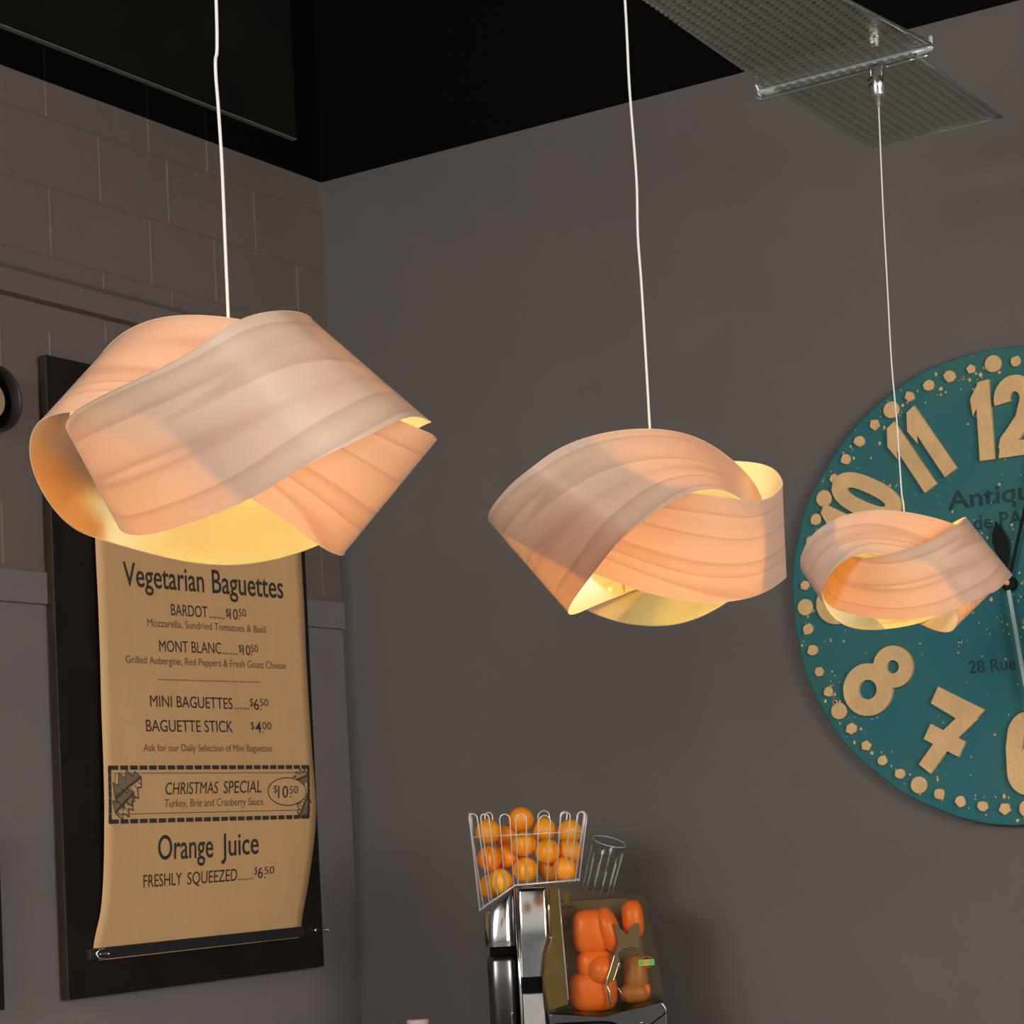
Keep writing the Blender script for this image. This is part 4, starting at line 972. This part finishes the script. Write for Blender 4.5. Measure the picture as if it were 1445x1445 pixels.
# squeezing drums, blade, dark hub plate
jbox('drum_hub_plate', .028, .075, .020, .050, 1.13, 1.39, M['drum_dark'], .004)
bm = bmesh.new()
for x, z in ((.042, 1.345), (.062, 1.320), (.040, 1.222), (.068, 1.222), (.047, 1.160)): add_superell(bm, jf(x, z, .016), (.004, .006, .004))
obj('drum_bolts', bm, M['chrome'], juicer)
R_ = lambda a: Matrix.Rotation(a, 3, 'Y')
bm = bmesh.new(); add_superell(bm, jf(.112, 1.318, -.025), (.052, .055, .063), .55, .55); obj('press_drum', bm, M['drum'], juicer)
bm = bmesh.new(); add_superell(bm, jf(.162, 1.322, -.045), (.032, .05, .066), .9, .9, rot=R_(-.25)); obj('press_cup', bm, M['drum'], juicer)
bm = bmesh.new(); add_superell(bm, jf(.234, 1.345, -.02), (.031, .05, .056), .7, .7, rot=R_(-.05)); obj('press_drum', bm, M['drum'], juicer)
bm = bmesh.new(); add_superell(bm, jf(.118, 1.226, -.03), (.052, .045, .040), .6, .6); obj('press_drum', bm, M['drum'], juicer)
bm = bmesh.new(); add_superell(bm, jf(.137, 1.210, -.060), (.042, .040, .042)); obj('press_ball', bm, M['drum'], juicer)
bm = bmesh.new(); add_superell(bm, jf(.110, 1.150, -.02), (.068, .055, .058), .6, .6); obj('press_drum', bm, M['drum'], juicer)
bm = bmesh.new(); add_superell(bm, jf(.233, 1.190, -.01), (.035, .04, .055), .8, .8); obj('press_ball', bm, M['pulp'], juicer)
bm = bmesh.new(); add_superell(bm, jf(.228, 1.137, -.01), (.045, .04, .030), .8, .8); obj('press_ball', bm, M['pulp'], juicer)
bm = bmesh.new(); add_superell(bm, jf(.262, 1.145, -.02), (.010, .02, .018), .8, .8); obj('press_ball', bm, M['drum'], juicer)
jprism('peel_blade', [(.176, 1.338), (.183, 1.338), (.212, 1.306), (.236, 1.337), (.247, 1.336), (.249, 1.318), (.244, 1.270), (.206, 1.272), (.183, 1.256), (.190, 1.22), (.152, 1.17), (.160, 1.13), (.150, 1.10), (.146, 1.18), (.172, 1.25), (.186, 1.285)], -.102, -.092, M['blade'], .001)
bm = bmesh.new()
add_tube(bm, smooth_path([jf(.1745, 1.2525, -.104), jf(.160, 1.212, -.104), jf(.1465, 1.176, -.104), jf(.153, 1.15, -.104), jf(.156, 1.118, -.104)]), .0032, 8)
add_tube(bm, smooth_path([jf(.186, 1.232, -.104), jf(.172, 1.195, -.104), jf(.166, 1.182, -.104)]), .0022, 8)
add_tube(bm, [jf(.170, 1.175, -.103), jf(.200, 1.122, -.103)], .0016, 6)
add_tube(bm, smooth_path([jf(.203, 1.2715, -.104), jf(.225, 1.2745, -.104), jf(.245, 1.269, -.104)]), .0020, 8)
obj('blade_rim', bm, M['chrome'], juicer)
# clear amber cover: shell open to the rear, thick yellowish flange on the left
cov = rounded([(-.001, 1.4535), (.20, 1.440), (.276, 1.418), (.284, 1.34), (.312, 1.135), (.292, 1.122), (.165, 1.099), (.135, 1.092), (-.022, 1.108), (-.032, 1.20), (-.020, 1.265), (-.001, 1.315)], .016, 4)
bm = bmesh.new()
F0 = [bm.verts.new(jf(x, z, -.148 + .03 * max(0, (x - .2) / .1) ** 2)) for x, z in cov]
F1 = [bm.verts.new(jf(x, z, .052)) for x, z in cov]
bm.faces.new(F0)
for i in range(len(cov)):
    f = bm.faces.new((F0[i], F0[(i + 1) % len(cov)], F1[(i + 1) % len(cov)], F1[i])); f.smooth = True
bmesh.ops.recalc_face_normals(bm, faces=bm.faces)
obj('amber_cover', bm, M['amber'], juicer)
jprism('cover_flange', [(.0015, 1.450), (.0275, 1.450), (.032, 1.25), (.036, 1.125), (-.018, 1.112), (-.029, 1.20), (-.017, 1.265), (.0015, 1.316)], -.142, -.136, M['amber_edge'], .001)
bm = bmesh.new(); add_tube(bm, [jf(.0275, 1.446, -.143), jf(.030, 1.34, -.143), jf(.0365, 1.138, -.143)], .0022, 8); obj('cover_ridge', bm, M['glass_edge'], juicer)
jbox('cover_window', .040, .056, -.139, -.136, 1.402, 1.436, M['amber_edge'], .001)
# green and red badge on the cover
LX, LZ, LD = .2600, 1.2290, -.1490 + .03 * .36
def badge(pts, name, m, d): 
    bm = bmesh.new(); add_prism(bm, [(LX + x * .001, LZ + y * .001) for x, y in pts], jf, d - .0012, d); obj(name, bm, m, juicer)
badge(rounded([(-22, -9), (22, -9), (22, 8), (-22, 8)], 3, 3), 'badge', M['green'], LD)
bm = bmesh.new(); 
for a, b in (((-17, 10), (0, 17)), ((0, 17), (17, 10))): add_tube(bm, [jf(LX + a[0] * .001, LZ + a[1] * .001, LD - .001), jf(LX + b[0] * .001, LZ + b[1] * .001, LD - .001)], .0014, 6)
obj('badge_roof', bm, M['red'], juicer)
badge([(-6, -9), (5, -9), (5, 8), (-6, 8)], 'badge_panel', M['yellow'], LD - .0012)
bm = bmesh.new()
for x in (-3.2, 2.2): add_tube(bm, [jf(LX + x * .001, LZ - .006, LD - .003), jf(LX + x * .001, LZ + .006, LD - .003)], .0011, 6)
for x in (-17, -12, 10, 16): add_tube(bm, [jf(LX + x * .001, LZ - .005, LD - .0018), jf(LX + (x + 1.5) * .001, LZ + .005, LD - .0018)], .0008, 6)
add_tube(bm, [jf(LX - .012, LZ - .0135, LD - .001), jf(LX + .012, LZ - .0130, LD - .001)], .0008, 6)
obj('badge_lettering', bm, M['red'], juicer)

# wire basket on top of the machine
basket = thing('wire_basket', 'steel wire basket heaped with oranges on top of the juicer', 'basket', (JB.x, JB.y, 1.44), JROT)
bz = 1.44
def kf(x, z, d): return Vector((x, d, z - bz))
DF, DB = -.105, .075           # front and back of the basket floor
def floor_z(x): return 1.4615 if x > -.094 else 1.4615 + (x + .094) * .62
fl = [(-.198, floor_z(-.198)), (-.094, 1.4615), (.086, 1.4665)]
wr = .0018
bm = bmesh.new()
for d in (DF, DB): add_tube(bm, [kf(x, z, d) for x, z in fl], .0024, 8)
for x, z in fl: add_tube(bm, [kf(x, z, DF), kf(x, z, DB)], .0020, 8)
for k in range(1, 5):
    d = DF + (DB - DF) * k / 5; add_tube(bm, [kf(x, z, d) for x, z in fl], wr, 6)
obj('floor_frame', bm, M['wire'], basket)
def flare(x, z, d, zt):         # the walls lean outwards with height
    u = (zt - 1.44) / .20
    return x + (.02 if x > 0 else .010) * u * (1 if abs(x) > .05 else abs(x) / .05), d + (.018 if d > 0 else -.018) * u
def hairpin(x0, x1, d, zt):
    pts = []
    z0, z1 = floor_z(x0), floor_z(x1)
    def q(x, z): 
        X_, D_ = (x + .2174 * (x + .098) * (z - 1.46) / .19, d + (-.022 if d < 0 else .022) * (z - 1.46) / .19)
        return kf(X_, z, D_)
    r = (x1 - x0) / 2; c = (x0 + x1) / 2
    pts.append(q(x0, z0)); pts.append(q(x0, zt - r * 1.3))
    for k in range(1, 8): pts.append(q(c - r * math.cos(k * PI / 8), zt - r * 1.3 + r * 1.3 * math.sin(k * PI / 8)))
    pts.append(q(x1, zt - r * 1.3)); pts.append(q(x1, z1))
    return pts
for x0, x1, zt in ((-.192, -.173, 1.668), (-.165, -.146, 1.666), (-.122, -.098, 1.662), (-.085, -.060, 1.660), (-.032, -.004, 1.652), (.020, .042, 1.658), (.058, .074, 1.656)):
    bm = bmesh.new(); add_tube(bm, hairpin(x0, x1, DF, zt), wr, 8); obj('front_wire', bm, M['wire'], basket)
for x0, x1, zt in ((-.160, -.142, 1.672), (-.092, -.064, 1.670), (-.034, -.006, 1.668), (.020, .036, 1.662), (.062, .080, 1.660)):
    bm = bmesh.new(); add_tube(bm, hairpin(x0, x1, DB, zt), wr, 8); obj('back_wire', bm, M['wire'], basket)
def side_pin(sx, d0, d1, zt):
    z0 = floor_z(sx); ex = -.012 if sx < 0 else .040
    q = lambda d, z: kf(sx + ex * (z - z0) / .22, z, d + (d - (DF + DB) / 2) * .2 * (z - z0) / .2)
    r = (d1 - d0) / 2; c = (d0 + d1) / 2
    return [q(d0, z0), q(d0, zt - r)] + [q(c - r * math.cos(k * PI / 8), zt - r + r * math.sin(k * PI / 8)) for k in range(1, 8)] + [q(d1, zt - r), q(d1, z0)]
for sx in (-.198, .086):
    for d0, d1 in ((-.095, -.060), (-.030, .000), (.030, .062)):
        bm = bmesh.new(); add_tube(bm, side_pin(sx, d0, d1, 1.672 if sx < 0 else 1.650), wr, 8); obj('side_wire', bm, M['wire'], basket)
bm = bmesh.new()
rx = [(-.2015, 1.607), (.1120, 1.600)]
q = (1.605 - 1.46) / .19
add_tube(bm, [kf(-.206, 1.602, DF - .017), kf(.1075, 1.602, DF - .017), kf(.1075, 1.602, DB + .017), kf(-.206, 1.602, DB + .017)], .0016, 8, closed=True)
obj('ring_wire', bm, M['wire'], basket)

# oranges: front row, then the ones behind
ORANGES = [
 (-.1680, 1.6160, -.045, 'orange at the upper left corner of the wire basket'),
 (-.0690, 1.6440, -.005, 'topmost orange of the heap in the wire basket'),
 (-.0040, 1.6120, .025, 'orange at the top of the heap, right of the topmost one'),
 (.0700, 1.5900, .000, 'orange at the upper right corner of the wire basket'),
 (-.1130, 1.5960, .018, 'orange half hidden behind the upper left ones in the basket'),
 (-.0630, 1.5750, -.070, 'yellow-orange fruit in the middle of the basket front, upper of two'),
 (.0060, 1.5480, -.066, 'orange right of the middle in the second row from below'),
 (.0700, 1.5330, -.050, 'orange at the right side in the second row from below'),
 (-.1130, 1.5440, -.022, 'shaded orange set back behind the wires left of the middle'),
 (-.1690, 1.5370, -.070, 'orange at the left side below the upper left corner one'),
 (-.1380, 1.4760, -.068, 'orange at the lower left on the sloping basket floor'),
 (-.0630, 1.5020, -.067, 'orange in the middle of the basket bottom row'),
 (.0090, 1.4990, -.005, 'deep orange fruit in the bottom row right of the middle'),
 (.0560, 1.5010, -.066, 'yellowish orange at the lower right corner of the basket'),
 (-.1740, 1.4610, -.005, 'orange squeezed into the lowest left corner behind another')]
OR = .0362
pos = [np.array((x, d, z)) for x, z, d, _ in ORANGES]
tgt = [p.copy() for p in pos]
for it in range(300):       # settle them so that they touch but do not run into one another
    for i in range(len(pos)):
        for k in range(i):
            v = pos[i] - pos[k]; l = np.linalg.norm(v)
            if l < 2 * OR * .985:
                h = v / l * (2 * OR * .985 - l) / 2; pos[i] += h; pos[k] -= h
    for i in range(len(pos)):
        p = pos[i]; p += (tgt[i] - p) * .02
        p[1] = min(max(p[1], DF + OR - .012), DB - OR + .016)
        p[0] = min(max(p[0], -.200 + OR), .098 - OR + .05 * (p[2] - 1.47))
        p[2] = max(p[2], floor_z(p[0]) + OR + .001)
def make_orange():
    bm = bmesh.new(); bmesh.ops.create_uvsphere(bm, u_segments=32, v_segments=20, radius=OR)
    for v in bm.verts: v.co.z *= .96
    o = obj('orange', bm, M['orange'], smooth=True)
    return o
proto = make_orange()
rnd = random.Random(11)
for k, (x, z, d, lab) in enumerate(ORANGES):
    if k == 0: o = proto
    else:
        o = proto.copy(); COL.objects.link(o)
    o.location = JM @ Vector((pos[k][0], pos[k][1], pos[k][2]))
    o.rotation_euler = (rnd.uniform(0, 3), rnd.uniform(0, 3), rnd.uniform(0, 6))
    tag(o, lab, 'orange', 'oranges in the wire basket')

# ribbed glass leaning behind the amber cover
g = thing('ribbed_glass', 'tilted clear ribbed drinking glass standing beside the basket on the juicer', 'glass', JM @ Vector((.1330, .095, 1.4075)), JROT)
TILT = Matrix.Rotation(math.radians(17), 4, 'Y') @ Matrix.Rotation(math.radians(15), 4, 'X')
bm = bmesh.new(); seg = 60; rings = []
prof = [(.0, .004), (.034, .004), (.040, .006), (.043, .02), (.045, .075), (.047, .10), (.0495, .165), (.0480, .166), (.0455, .10), (.043, .075), (.040, .022), (.0, .018)]
for i, (r, h) in enumerate(prof):
    ring = []
    for k in range(seg):
        a = 2 * PI * k / seg; rr = r * (1 + (.035 * math.cos(12 * a) if .01 < h < .09 and i < 6 else 0))
        ring.append(bm.verts.new(TILT @ Vector((rr * math.cos(a), rr * math.sin(a), h + .008))))
    rings.append(ring)
for A_, B_ in zip(rings, rings[1:]):
    for k in range(seg):
        f = bm.faces.new((A_[k], A_[(k + 1) % seg], B_[(k + 1) % seg], B_[k])); f.smooth = True
bmesh.ops.remove_doubles(bm, verts=bm.verts, dist=1e-5); bmesh.ops.recalc_face_normals(bm, faces=bm.faces)
obj('glass_body', bm, M['glass'], g)
bm = bmesh.new(); add_tube(bm, [TILT @ Vector((.0488 * math.cos(k * PI / 24), .0488 * math.sin(k * PI / 24), 0.1738)) for k in range(48)], .0015, 8, closed=True)
obj('glass_rim', bm, M['glass_edge'], g)
for k in range(12):
    a = 2 * PI * (k + .5) / 12; bm = bmesh.new()
    top = .098 + .028 * (k % 3)
    add_tube(bm, smooth_path([TILT @ Vector((.0440 * math.cos(a), .0440 * math.sin(a), .022)), TILT @ Vector((.0455 * math.cos(a), .0455 * math.sin(a), .07)), TILT @ Vector((.0475 * math.cos(a), .0475 * math.sin(a), top))], 4), [.0019] * 8 + [.0004], 6)
    obj('glass_rib', bm, M['glass_edge'], g)

# paper cup on the counter, only its top showing
c = JM @ Vector((-.3945, 0, .90))
t = thing('paper_cup', 'pale paper cup, only its top showing at the bottom edge', 'cup', c)
bm = bmesh.new(); add_lathe(bm, [(.022, 0), (.024, .002), (.0290, .180), (.0305, .186), (.0305, .190), (.0285, .191), (.0275, .186), (.021, .006), (0, .006)], seg=36, close=False)
obj('cup_body', bm, M['paper_cup'], t)
bm = bmesh.new(); add_lathe(bm, [(.0318, .184), (.0318, .1915), (.030, .1955), (.0, .1955)], seg=36, close=False)
obj('cup_lid', bm, M['paper_cup'], t)
